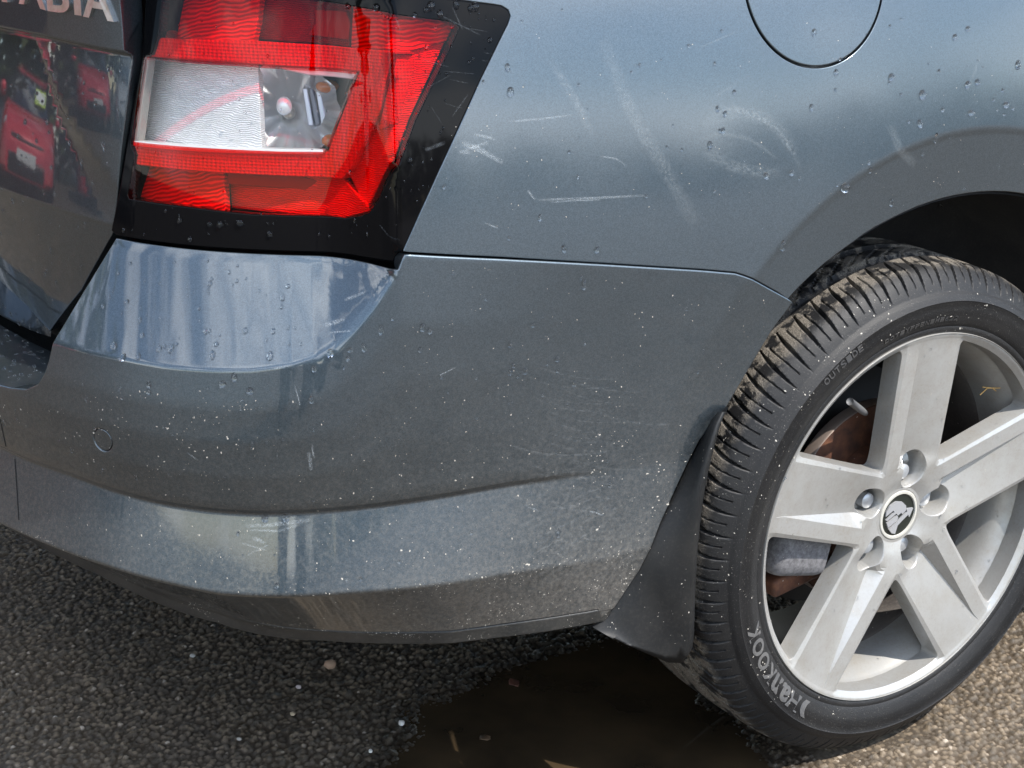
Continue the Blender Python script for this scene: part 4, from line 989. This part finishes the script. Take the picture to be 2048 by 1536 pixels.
# ------------------------------------------------------------------ the car park behind the camera, seen in the paint
def box_loft(name, secs, material, parent):       # secs: list of closed section loops (same length)
    m = len(secs[0]); V_ = np.vstack(secs); F_ = []
    for k in range(len(secs)-1):
        for i_ in range(m): j_ = (i_+1) % m; F_.append((k*m+i_, k*m+j_, (k+1)*m+j_, (k+1)*m+i_))
    F_.append(tuple(range(m))[::-1]); F_.append(tuple(range((len(secs)-1)*m, len(secs)*m)))
    o = mesh_obj(name, V_, F_, material, parent); o.data.set_sharp_from_angle(angle=R(38)); return o
M_HEAD = simple('headlamp_glass', (.55, .57, .60), .08, .3, 1.0); M_PLATE = simple('number_plate_white', (.72, .72, .70), .5); M_TYREP = simple('plain_tyre', (.02, .02, .02), .8); M_GRILLE = simple('dark_grille', (.012, .012, .013), .35)
def parked_car(name, loc, rz, col, label, hatch=1.0, sticker=False):
    """small hatchback, its nose towards +x before turning"""
    root = empty(name, loc); root.rotation_euler = (0, 0, rz); mp_ = simple('paint_'+name+str(int(loc[0]*10)), col, .35, .1, 1.0)
    def sec(x, w, z0, z1, tum=.03, rnd=.08):
        return np.array([(x, -w, z0+.06), (x, -w+.01, (z0+z1)/2), (x, -w+tum, z1-rnd), (x, -w+tum+rnd, z1), (x, w-tum-rnd, z1), (x, w-tum, z1-rnd), (x, w-.01, (z0+z1)/2), (x, w, z0+.06), (x, w-.08, z0), (x, -w+.08, z0)])
    box_loft('body', [sec(-1.95, .70, .35, .95), sec(-1.85, .82, .24, 1.0), sec(-1.2, .85, .20, 1.0), sec(.3, .86, .19, .98), sec(.9, .86, .20, .95), sec(1.45, .83, .21, .86, .05, .10), sec(1.78, .74, .22, .74, .06, .10), sec(1.92, .58, .25, .60, .06, .08)], mp_, root)
    def sec2(x, w0, z0, w1, z1): return np.array([(x, -w0, z0), (x, -w1, z1-.05), (x, -w1+.10, z1), (x, w1-.10, z1), (x, w1, z1-.05), (x, w0, z0)])
    box_loft('windows', [sec2(-1.86, .72, .93, .68, .98), sec2(-1.45, .78, .93, .62, 1.40), sec2(-.4, .80, .93, .62, 1.45), sec2(.25, .80, .93, .60, 1.36), sec2(.95, .74, .91, .70, .95)], M_WIN, root)
    box_loft('roof', [sec2(-1.50, .64, 1.36, .60, 1.42), sec2(-.4, .64, 1.40, .60, 1.48), sec2(.22, .63, 1.35, .58, 1.385)], mp_, root)
    for sy in (-1, 1):
        hl = ball('headlamp', (1.60, sy*.58, .66), .17, M_HEAD, root, (.9, 1.0, .55), 14, 8)
        for x in (-1.25, 1.22):
            w_ = lathe('wheel', [(.12, -.02), (.20, -.02), (.23, 0), (.29, .01), (.30, .05), (.30, .16), (.2, .18)], 24, M_TYREP, root); w_.location = (x, sy*.86 if sy < 0 else .86, .30); w_.rotation_euler = (0, 0, 0 if sy < 0 else math.pi)
        m_ = ball('door_mirror', (.72, sy*.96, .99), .10, mp_, root, (.8, 1.0, .7), 10, 8)
    blob_box('grille', (1.84, 0, .60), (.07, .46, .055), 12, M_GRILLE, root, .02)
    blob_box('lower_grille', (1.90, 0, .36), (.05, .50, .08), 0, M_GRILLE, root, .02)
    blob_box('number_plate', (1.955, 0, .46), (.006, .26, .055), 4, M_PLATE, root, .002)
    if sticker: 
        blob_box('windscreen_sticker', (.62, -.32, 1.17), (.006, .17, .13), -58, simple('lime_card', (.45, .62, .06), .6), root, .002)
        blob_box('windscreen_sticker', (.635, -.32, 1.172), (.006, .15, .07), -58, simple('white_card', (.75, .78, .75), .6), root, .002)
    return tag(root, label, 'car', 'cars parked behind, mirrored in the tailgate')
parked_car('parked_car', (-6.3, 5.6, 0), R(-46), (.52, .014, .030), 'red hatchback with lime windscreen card, mirrored large in the tailgate', sticker=True)
parked_car('parked_car', (-9.9, 4.6, 0), R(-30), (.52, .014, .030), 'red hatchback mirrored smaller in the tailgate, right of the brown strip')
parked_car('parked_car', (-10.6, 2.3, 0), R(-15), (.45, .46, .47), 'silver car mirrored in the tailgate next to the tail lamp')
parked_car('parked_car', (-8.4, 8.6, 0), R(-46), (.03, .04, .05), 'dark car parked beyond the mirrored red hatchback')

# hedge and trees round the car park: one far mass of leaves
rt = np.random.default_rng(11); Vt = []; Ft = []; 
def leafball(c, r_, n, vs):
    global Vt, Ft
    d_ = rt.normal(size=(n, 3)); d_ /= np.linalg.norm(d_, axis=1)[:, None]; rad = r_*(.55+.5*rt.random(n)); P_ = c+d_*rad[:, None]*np.array([1, 1, .9])
    for p_ in P_:
        a_, b_ = rt.normal(size=3), rt.normal(size=3); a_ /= np.linalg.norm(a_); b_ -= a_*(a_@b_); b_ /= np.linalg.norm(b_); k = len(Vt)
        s_ = vs*(.6+.8*rt.random()); Vt += [p_-a_*s_, p_+b_*s_*.6, p_+a_*s_, p_-b_*s_*.6]; Ft.append((k, k+1, k+2, k+3))
for a_ in np.arange(92, 168, 3.0):
    D_ = 15+5*rt.random(); h_ = 5.0+3.5*rt.random()  # height raised to keep sky light off the car's rear
    c_ = np.array([D_*math.cos(R(a_)), D_*math.sin(R(a_)), 0])
    for k in range(3): leafball(c_+np.array([rt.normal()*1.0, rt.normal()*1.0, h_*(.25+.30*k)]), 1.7+.6*rt.random(), 130, .33)
mL, tL, pL = mat('far_leaves'); tL.links.new(mixc(tL, noise(tL, .8, 3), (.030, .055, .016), (.085, .10, .030)), pL.inputs['Base Color']); pL.inputs['Roughness'].default_value = .6
for a_ in np.arange(-112, -20, 1.3):  # right-hand belt, added to dim the horizon glow mirrored in the quarter panel
    D_ = 55+12*rt.random(); h_ = 3.6+2.4*rt.random()+1.0*math.sin(a_*.21)
    for k in range(2): leafball(np.array([D_*math.cos(R(a_))+rt.normal(), D_*math.sin(R(a_))+rt.normal(), h_*(.3+.4*k)]), h_*.42, 60, .55)
trees = mesh_obj('far_hedge', Vt, Ft, mL, None, False); tag(trees, 'belt of green trees and hedge closing the car park, right-hand stretch added to darken the side paint', 'trees', kind='stuff')

# the photographer, standing behind the camera with the telephone held out in both hands
def skinned(name, joints, bones, material, parent=None, sub=2):
    me_ = bpy.data.meshes.new(name); names = list(joints); me_.from_pydata([joints[k][0] for k in names], [(names.index(a_), names.index(b_)) for a_, b_ in bones], []); me_.update()
    o = bpy.data.objects.new(name, me_); link(o, parent); sk = o.modifiers.new('skin', 'SKIN'); sk.use_smooth_shade = True
    for i_, k in enumerate(names):
        r_ = joints[k][1]; r_ = (r_, r_) if not hasattr(r_, '__len__') else r_; me_.skin_vertices[0].data[i_].radius = r_; me_.skin_vertices[0].data[i_].use_root = (i_ == 0)
    ss_ = o.modifiers.new('subdivision', 'SUBSURF'); ss_.levels = sub; ss_.render_levels = sub
    me_.materials.append(material); return o
fw = np.array([math.sin(YAW), math.cos(YAW), 0]); rg = np.array([math.cos(YAW), -math.sin(YAW), 0]); up = np.array([0, 0, 1.0]); base_p = np.array([CAM[0], CAM[1], 0])-fw*.52
W = lambda f_, r_, u_: tuple(base_p+fw*f_+rg*r_+up*u_)
person = empty('person', tuple(base_p))
person['label'] = 'person in dark trousers and jacket taking the picture, mirrored in the bumper corner'; person['category'] = 'person'
M_CLOTH = plastic('dark_navy_cloth', (.014, .016, .024), .85, .05, 500); M_SKIN = simple('skin', (.48, .29, .21), .55); M_HAIR = simple('dark_hair', (.03, .02, .015), .6); M_SHOE = simple('dark_shoe', (.02, .018, .016), .5)
def inv(P_): return tuple(np.array(P_)-base_p)
J = {'pelvis': (W(-.04, 0, .90), (.16, .12)), 'waist': (W(-.02, 0, 1.06), (.15, .11)), 'chest': (W(.02, 0, 1.30), (.18, .125)), 'collar': (W(.02, 0, 1.43), (.10, .08)), 'neck': (W(.05, 0, 1.50), .058),
     'ls': (W(.03, -.17, 1.39), .075), 'le': (W(.14, -.26, 1.14), .052), 'lw': (W(.38, -.10, 1.05), .036), 'rs': (W(.03, .17, 1.39), .075), 're': (W(.14, .26, 1.14), .052), 'rw': (W(.38, .10, 1.05), .036),
     'lh': (W(-.03, -.09, .86), .098), 'lk': (W(.02, -.12, .48), .066), 'la': (W(-.05, -.13, .10), .046), 'lt': (W(.12, -.15, .045), .042), 'rh': (W(-.03, .09, .86), .098), 'rk': (W(.00, .12, .48), .066), 'ra': (W(-.07, .13, .10), .046), 'rt': (W(.10, .15, .045), .042)}
J = {k: (inv(v_[0]), tuple(np.array(v_[1])*1.18) if hasattr(v_[1], '__len__') else v_[1]*1.18) for k, v_ in J.items()}
skinned('clothed_body', J, [('pelvis', 'waist'), ('waist', 'chest'), ('chest', 'collar'), ('collar', 'neck'), ('collar', 'ls'), ('ls', 'le'), ('le', 'lw'), ('collar', 'rs'), ('rs', 're'), ('re', 'rw'), ('pelvis', 'lh'), ('lh', 'lk'), ('lk', 'la'), ('la', 'lt'), ('pelvis', 'rh'), ('rh', 'rk'), ('rk', 'ra'), ('ra', 'rt')], M_CLOTH, person)
hd = skinned('head', {'n': (inv(W(.05, 0, 1.49)), .055), 'jaw': (inv(W(.085, 0, 1.56)), (.062, .07)), 'face': (inv(W(.085, 0, 1.64)), (.075, .09)), 'crown': (inv(W(.06, 0, 1.72)), (.068, .08)), 'nose': (inv(W(.19, 0, 1.615)), .014)}, [('n', 'jaw'), ('jaw', 'face'), ('face', 'crown'), ('face', 'nose')], M_SKIN, person)
ball('hair', inv(W(.045, 0, 1.69)), .095, M_HAIR, person, (1.05, 1.05, .95), 16, 10)
for sgn in (-1, 1):
    ball('eye', inv(W(.165, sgn*.032, 1.645)), .011, M_HAIR, person)
    ball('ear', inv(W(.07, sgn*.085, 1.63)), .026, M_SKIN, person, (.7, .5, 1.2), 10, 8)
    hj = {'w': (inv(W(.37, sgn*.10, 1.05)), .030), 'p': (inv(W(.43, sgn*.085, 1.045)), (.036, .018))}; hb_ = [('w', 'p')]
    for q_ in range(4):
        zz_ = 1.075-.021*q_; hj['f%d' % q_] = (inv(W(.465, sgn*.086, zz_)), .0095); hj['g%d' % q_] = (inv(W(.482, sgn*.060, zz_)), .0085); hb_ += [('p', 'f%d' % q_), ('f%d' % q_, 'g%d' % q_)]
    hj['t'] = (inv(W(.435, sgn*.055, 1.075)), .010); hj['u'] = (inv(W(.455, sgn*.035, 1.085)), .009); hb_ += [('p', 't'), ('t', 'u')]
    skinned('hand', hj, hb_, M_SKIN, person)
phone = blob_box('telephone', W(.47, 0, 1.045), (.078, .004, .037), 0, simple('black_telephone', (.01, .01, .012), .2), None, .003); phone.rotation_euler = (0, 0, -YAW)
tag(phone, 'black telephone held level in both hands by the person', 'telephone')

# ------------------------------------------------------------------ rain beads, splashes, scuffs: things on the skin of the car
bpy.context.view_layer.update(); DG = bpy.context.evaluated_depsgraph_get()
def cast(px, py):
    d = Vector(rays((px, py))[0]).normalized(); ok, loc, n, i_, o, m_ = scene.ray_cast(DG, Vector(CAM), d)
    if not ok: return None
    if n.dot(d) > 0: n = -n
    return np.array(loc), np.array(n), o.name.split('.')[0]
def frame(n, roll=0.):
    n = n/np.linalg.norm(n); up_ = np.array([0, 0, 1.]); v = up_-n*(n@up_)
    if np.linalg.norm(v) < 1e-3: v = np.array([1., 0, 0])-n*n[0]
    v /= np.linalg.norm(v); u = np.cross(v, n); c_, s_ = math.cos(roll), math.sin(roll); return u*c_+v*s_, v*c_-u*s_, n
MMPX = lambda loc: np.linalg.norm(loc-CAM)/FPX
mD = bpy.data.materials.new('rain_water'); mD.use_nodes = True; pD = mD.node_tree.nodes['Principled BSDF']; pD.inputs['Base Color'].default_value = (1, 1, 1, 1); pD.inputs['Transmission Weight'].default_value = 1.0; pD.inputs['Roughness'].default_value = .0; pD.inputs['IOR'].default_value = 1.33
rd = np.random.default_rng(21)
DV, DF = {}, {}
def bead(px, py, w, h, bulge=.55):
    c = cast(px, py)
    if c is None: return
    loc, n, host = c
    if host in ('ground', 'puddle', 'water_droplets'): return
    u, v, n = frame(n, rd.normal()*.12); k = MMPX(loc); a, b = w*k*.5, h*k*.5; hgt = min(a, b)*bulge*1.6
    V_, F_ = DV.setdefault(host, []), DF.setdefault(host, []); o = len(V_); NS, NR = 10, 4; sg = .25*rd.random()
    for r_ in range(NR):
        t = r_/NR; ra = math.cos(t*math.pi/2)**.7; hh = math.sin(t*math.pi/2)*hgt
        for q in range(NS):
            th_ = 2*math.pi*q/NS; yy_ = math.sin(th_)*b*ra; yy_ -= sg*b*(1-ra*ra)*.5
            V_.append(loc+u*math.cos(th_)*a*ra+v*yy_+n*(hh-.00015))
    V_.append(loc+n*hgt-v*sg*b*.5)
    for r_ in range(NR-1):
        for q in range(NS): F_.append((o+r_*NS+q, o+r_*NS+(q+1) % NS, o+(r_+1)*NS+(q+1) % NS, o+(r_+1)*NS+q))
    for q in range(NS): F_.append((o+(NR-1)*NS+q, o+(NR-1)*NS+(q+1) % NS, o+NR*NS))
    F_.append(tuple(o+q for q in range(NS))[::-1])
known = [(1420, 290, 9, 14), (1628, 65, 8, 14), (1690, 375, 16, 18), (1672, 145, 8, 12), (1783, 155, 11, 14), (1845, 190, 12, 18), (1935, 170, 9, 14), (1955, 165, 9, 12), (1840, 248, 9, 16), (2036, 130, 9, 16), (1936, 58, 8, 10), (1910, 75, 8, 12), (1469, 185, 7, 10), (1435, 218, 7, 12), (1450, 228, 8, 12), (1623, 216, 8, 14), (1446, 262, 8, 12), (1532, 352, 10, 14), (1583, 346, 10, 12), (1942, 226, 11, 11), (2012, 210, 10, 12), (1885, 220, 6, 10), (1872, 276, 6, 18), (1741, 341, 6, 12), (1783, 405, 8, 16), (1566, 492, 10, 20), (1880, 409, 10, 12), (1128, 498, 8, 16), (1194, 500, 9, 14), (1168, 570, 10, 20), (1080, 436, 8, 14), (1021, 184, 12, 18), (1015, 135, 9, 15), (845, 655, 10, 16), (860, 662, 10, 12), (762, 660, 10, 20), (728, 695, 10, 18), (700, 700, 10, 10), (696, 718, 9, 10), (660, 707, 12, 16), (697, 715, 8, 8), (628, 738, 9, 14), (623, 800, 9, 14), (500, 782, 12, 14), (468, 755, 10, 18), (445, 768, 12, 14), (540, 712, 12, 18), (425, 710, 10, 18), (342, 698, 10, 18), (276, 714, 9, 14), (245, 715, 11, 16), (228, 692, 12, 14), (318, 698, 9, 14), (298, 770, 8, 14), (298, 785, 9, 9), (530, 1038, 12, 14), (572, 1036, 12, 14), (1050, 742, 10, 14), (1148, 768, 8, 12), (1115, 718, 9, 12), (1066, 650, 8, 10), (1020, 745, 9, 12), (840, 700, 7, 10), (1020, 690, 8, 10),
         (862, 12, 14, 18), (880, 28, 11, 15), (852, 20, 9, 10), (941, 16, 10, 14), (950, 14, 14, 16), (912, 10, 10, 16), (830, 30, 8, 10), (753, 15, 13, 14), (696, 13, 10, 10), (980, 80, 8, 10), (852, 95, 7, 9), (440, 448, 12, 12), (480, 445, 14, 13), (420, 448, 9, 9), (360, 440, 9, 9), (380, 478, 9, 10), (540, 468, 10, 12), (700, 345, 7, 10), (820, 320, 8, 10)]
for k in known: bead(k[0], k[1], k[2]*1.25, k[3]*1.2)
def scatter(n, poly, wmin, wmax, asp=1.45):
    P_ = np.array(poly, float); lo, hi = P_.min(0), P_.max(0); got = 0
    while got < n:
        q = lo+(hi-lo)*rd.random((64, 2)); q = q[inpoly(q, P_)]
        for x_, y_ in q[:n-got]:
            w = wmin+(wmax-wmin)*rd.random()**2.4; bead(x_, y_, w, w*(.9+asp*.5*rd.random()))
            got += 1
scatter(70, [(250, 520), (560, 520), (620, 700), (160, 690)], 4, 12)
scatter(46, [(0, 700), (90, 760), (600, 760), (700, 960), (0, 960)], 4, 11)
scatter(80, [(0, 120), (270, 120), (215, 460), (90, 640), (0, 540)], 3.5, 8, 2.2)
scatter(110, [(900, 20), (2048, 0), (2048, 380), (1550, 480), (840, 480)], 3, 8)
scatter(60, [(620, 540), (1480, 560), (1420, 820), (1200, 930), (650, 900)], 3, 9)
scatter(70, [(640, 30), (1010, 20), (820, 480), (240, 470), (260, 410), (720, 440), (900, 60)], 3, 8)
scatter(60, [(330, 20), (890, 60), (730, 420), (270, 390)], 3, 6)
scatter(34, [(60, 1000), (1250, 960), (1200, 1180), (500, 1180)], 4, 10)
scatter(90, [(0, 600), (100, 680), (80, 760), (0, 770)], 3.5, 8)
scatter(70, [(1560, 960), (1880, 680), (2040, 900), (1950, 1250), (1700, 1380), (1560, 1200)], 3, 7)
for host in DV:
    o = mesh_obj('water_droplets', DV[host], DF[host], mD, car); o['kind'] = 'stuff'

# ---- dried splashes: pale flecks
mF = plastic('dried_splash', (.40, .375, .33), .9, .5); FV, FF = [], []
def fleck(px, py, L_, W_, ang):
    c = cast(px, py)
    if c is None or c[2] in ('ground', 'puddle', 'water_droplets'): return
    loc, n, host = c; u, v, n = frame(n, ang); k = MMPX(loc); o = len(FV); m_ = 6
    for q in range(m_):
        t = 2*math.pi*q/m_; j_ = .7+.6*rd.random(); FV.append(loc+u*math.cos(t)*L_*k*.5*j_+v*math.sin(t)*W_*k*.5*j_+n*.00022)
    FF.append(tuple(range(o, o+m_)))
def flecks(n, poly, lmin, lmax, a0=0., a1=3.1, dens=None):
    P_ = np.array(poly, float); lo, hi = P_.min(0), P_.max(0); got = 0; it = 0
    while got < n and it < 400:
        it += 1; q = lo+(hi-lo)*rd.random((64, 2)); q = q[inpoly(q, P_)]
        for x_, y_ in q:
            if got >= n: break
            if dens and rd.random() > dens(x_, y_): continue
            if math.sin(x_*.031+y_*.017)+math.sin(x_*.063-y_*.047+1.3)+math.sin(y_*.083+x_*.019)+.9*rd.normal() < .1: continue
            L_ = lmin+(lmax-lmin)*rd.random()**2.6; fleck(x_, y_, L_, L_*(.35+.4*rd.random()), a0+(a1-a0)*rd.random()); got += 1
low_poly = [(200, 780), (1380, 780), (1330, 1050), (1210, 1240), (760, 1280), (300, 1180), (60, 1020)]
flecks(520, low_poly, 1.2, 5.0, 0, 3.1, lambda x_, y_: .18+.82*min(1, max(0, (y_-800)/360)*(.35+.65*min(1, x_/900))))
flecks(300, [(820, 1160), (1310, 1090), (1220, 1225), (1120, 1245), (740, 1262)], 1.2, 4.5)
flecks(70, [(1180, 860), (1400, 860), (1330, 1060), (1180, 1120)], 2, 7, -.5, .5)
flecks(110, [(860, 520), (1560, 600), (1430, 830), (700, 860)], 1.5, 4)
flecks(140, [(0, 780), (600, 780), (500, 1000), (0, 890)], 1.5, 5)
flecks(120, [(900, 40), (2048, 40), (2048, 380), (860, 470)], 1.3, 3.2)
flecks(260, [(1440, 840), (1720, 600), (2040, 560), (2048, 660), (1640, 760), (1540, 1100), (1560, 1300), (1700, 1440), (1500, 1400), (1400, 1200)], 1.5, 5)
flecks(160, [(1560, 960), (1880, 680), (2040, 900), (1950, 1250), (1700, 1380), (1560, 1200)], 1.5, 4)
flecks(40, [(1430, 850), (1370, 1300), (1210, 1260), (1330, 1060)], 1.5, 4)
flecks(200, [(0, 1035), (440, 1230), (900, 1275), (1180, 1245), (1180, 1255), (900, 1285), (440, 1245), (0, 1044)], 1.5, 4)
o = mesh_obj('dried_splashes', FV, FF, mF, car, False); o['kind'] = 'stuff'

# ---- scuffs, a painted glint and wipe marks
def smear_mat(name, col, amount, scale=220, thr=(.4, .7)):
    m = bpy.data.materials.new(name); m.use_nodes = True; t = m.node_tree; t.nodes.clear(); o = node(t, 'ShaderNodeOutputMaterial'); tr = node(t, 'ShaderNodeBsdfTransparent'); df = node(t, 'ShaderNodeBsdfDiffuse'); df.inputs['Color'].default_value = (*col, 1)
    mx = node(t, 'ShaderNodeMixShader'); at_ = node(t, 'ShaderNodeAttribute', attribute_name='fade')
    f = mth(t, 'MULTIPLY', mth(t, 'MULTIPLY', gray(t, noise(t, scale, 4, .65), thr[0], thr[1]), at_.outputs['Fac']), amount)
    t.links.new(f, mx.inputs[0]); t.links.new(tr.outputs[0], mx.inputs[1]); t.links.new(df.outputs[0], mx.inputs[2]); t.links.new(mx.outputs[0], o.inputs['Surface']); return m
M_SCUFF = smear_mat('white_scuff', (.62, .67, .70), .40, 900, (.42, .70)); M_HAIRL = smear_mat('hairline_scratch', (.45, .50, .55), .10, 500, (.35, .65)); M_SMEAR = smear_mat('dried_wipe_mark', (.55, .59, .60), .13, 420, (.40, .68)); M_WIPE = smear_mat('wiped_dust', (.40, .42, .43), .10, 260, (.38, .74))
RB = {}
def ribbon(P_, width, material, name, steps=None, soft=True):
    P_ = np.array(P_, float); n = steps or max(4, int(np.linalg.norm(np.diff(P_, axis=0), axis=1).sum()/9)); P_, _ = resample(P_, n)
    C_ = [cast(x_, y_) for x_, y_ in P_]; 
    V_, F_, A_ = RB.setdefault((name, material.name), ([], [], [])); prev = None; cols = 5 if soft else 3
    for i_ in range(n):
        if C_[i_] is None or C_[i_][2] in ('ground', 'puddle'): prev = None; continue
        loc, nn, _h = C_[i_]; a = C_[max(0, i_-1)]; b = C_[min(n-1, i_+1)]
        if a is None or b is None: prev = None; continue
        d = b[0]-a[0]; s_ = np.cross(nn, d); L_ = np.linalg.norm(s_)
        if L_ < 1e-9 or np.linalg.norm(d) > .08: prev = None; continue
        s_ /= L_; w = width*MMPX(loc); e = math.sin(math.pi*(i_+.5)/n)**.5; o = len(V_)
        for q in range(cols):
            t = q/(cols-1)*2-1; V_.append(loc+s_*t*w*.5+nn*.00030); A_.append((1-abs(t)**2)*e)
        if prev is not None:
            for q in range(cols-1): F_.append((prev+q, prev+q+1, o+q+1, o+q))
        prev = o
def bez(a, b, c, n=16): a, b, c = map(np.array, (a, b, c)); return [(1-t)**2*a+2*t*(1-t)*b+t*t*c for t in np.linspace(0, 1, n)]
# quarter panel
for P_, w in [([(1018, 243), (1080, 238), (1145, 230)], 5), ([(925, 286), (960, 300), (1005, 325)], 14), ([(930, 300), (975, 285)], 9), ([(948, 268), (990, 278)], 7), ([(918, 303), (940, 306)], 9), ([(1075, 400), (1180, 396), (1290, 391)], 6), ([(1100, 404), (1200, 399)], 4), ([(1200, 312), (1235, 318), (1250, 331)], 4), ([(970, 446), (995, 456)], 4), ([(1055, 380), (1070, 400)], 6)]:
    ribbon(P_, w, M_SCUFF, 'paint_scuff')
for P_, w in [([(1205, 80), (1260, 220), (1330, 340), (1395, 455)], 38), ([(1100, 120), (1150, 200), (1190, 280)], 22), (bez((1410, 300), (1470, 350), (1560, 345), 20), 30), (bez((1400, 250), (1530, 180), (1590, 310), 26), 36), (bez((1410, 215), (1560, 210), (1600, 340), 26), 14), (bez((1395, 280), (1480, 245), (1555, 320), 20), 10), ([(1780, 250), (1800, 300), (1830, 330)], 24), ([(1960, 110), (1940, 170)], 8), ([(1410, 205), (1500, 150)], 5), ([(1400, 95), (1480, 60)], 5)]:
    ribbon(P_, w, M_SMEAR, 'wipe_mark')
# bumper scuffs, and two upright corner strokes that paint in a mirrored glint
for P_, w in [([(490, 1052), (540, 1050), (620, 1040)], 10), ([(500, 1060), (560, 1062), (600, 1048)], 6), ([(505, 1075), (530, 1085)], 9), ([(480, 1085), (530, 1100)], 4), ([(495, 1110), (535, 1090)], 4), ([(880, 750), (910, 735)], 4), ([(690, 600), (730, 585)], 10), ([(650, 650), (690, 640)], 12), ([(660, 665), (700, 662)], 5), ([(548, 737), (585, 731)], 5), ([(1180, 1022), (1205, 1030)], 5), ([(1055, 1014), (1075, 1020)], 4), ([(618, 905), (622, 940)], 9), ([(624, 890), (628, 915)], 5), ([(375, 905), (395, 920)], 4), ([(590, 772), (600, 810)], 3)]:
    ribbon(P_, w, M_SCUFF, 'paint_scuff')
for k in range(30):
    y0 = 770+k*11+rd.normal()*9; x0 = 1080+rd.normal()*40; ribbon(bez((x0, y0-30), (x0+70+rd.normal()*8, y0+4), (x0+170+rd.normal()*16, y0-6+rd.normal()*6), 12), 3+3*rd.random(), M_WIPE, 'wiped_dust_line')
for k in range(26):
    y0 = 980+k*7+rd.normal()*6; x0 = 1060+rd.normal()*45; ribbon(bez((x0, y0+40), (x0+80, y0-10+rd.normal()*6), (x0+175+rd.normal()*16, y0-40), 12), 3+3*rd.random(), M_WIPE, 'wiped_dust_line')
for k in range(0):
    r_ = 40+k*20+rd.normal()*6; t0 = -1.2+rd.normal()*.3; ribbon([(1235+rd.normal()*6+r_*1.5*math.cos(t), 640+r_*.75*math.sin(t)) for t in np.linspace(t0, t0+1.6+rd.random()*.8, 20)], 10+8*rd.random(), M_WIPE, 'wiped_dust_line')
# lamp surround and tailgate hairlines
for k in range(16):
    x_, y_ = 840+150*rd.random(), 30+200*rd.random(); a = rd.normal()*.5+.2; L_ = 14+50*rd.random(); ribbon([(x_, y_), (x_+L_*math.cos(a), y_+L_*math.sin(a))], 1.8, M_HAIRL, 'hairline_scratch', 5, False)
for P_, w in [([(905, 232), (935, 190)], 3), ([(850, 300), (890, 285)], 9), ([(760, 450), (780, 475), (800, 480)], 3), ([(790, 30), (800, 60)], 4), ([(870, 25), (960, 70)], 3), ([(905, 15), (925, 60)], 3)]: ribbon(P_, w, M_HAIRL, 'hairline_scratch')
for P_ in ([(0, 838), (6, 865), (12, 893)], [(30, 918), (34, 975), (38, 1040)]): ribbon(P_, 2.6, M_DARK, 'cover_seam', 12, False)
for (nm, mn), (V_, F_, A_) in RB.items():
    o = mesh_obj(nm, V_, F_, bpy.data.materials[mn], car); o['kind'] = 'stuff'; at_ = o.data.attributes.new('fade', 'FLOAT', 'POINT'); at_.data.foreach_set('value', np.array(A_, np.float32))
# grass stems caught in the wheel
tube('grass_stem', [wl(1960, 790, .035), wl(1975, 776, .030), wl(2000, 776, .030)], .0007, simple('dry_grass', (.45, .27, .08), .7), wheel, 6)
tube('grass_stem', [wl(1965, 774, .032), wl(1985, 776, .030), wl(1992, 782, .030)], .0006, bpy.data.materials['dry_grass'], wheel, 6)
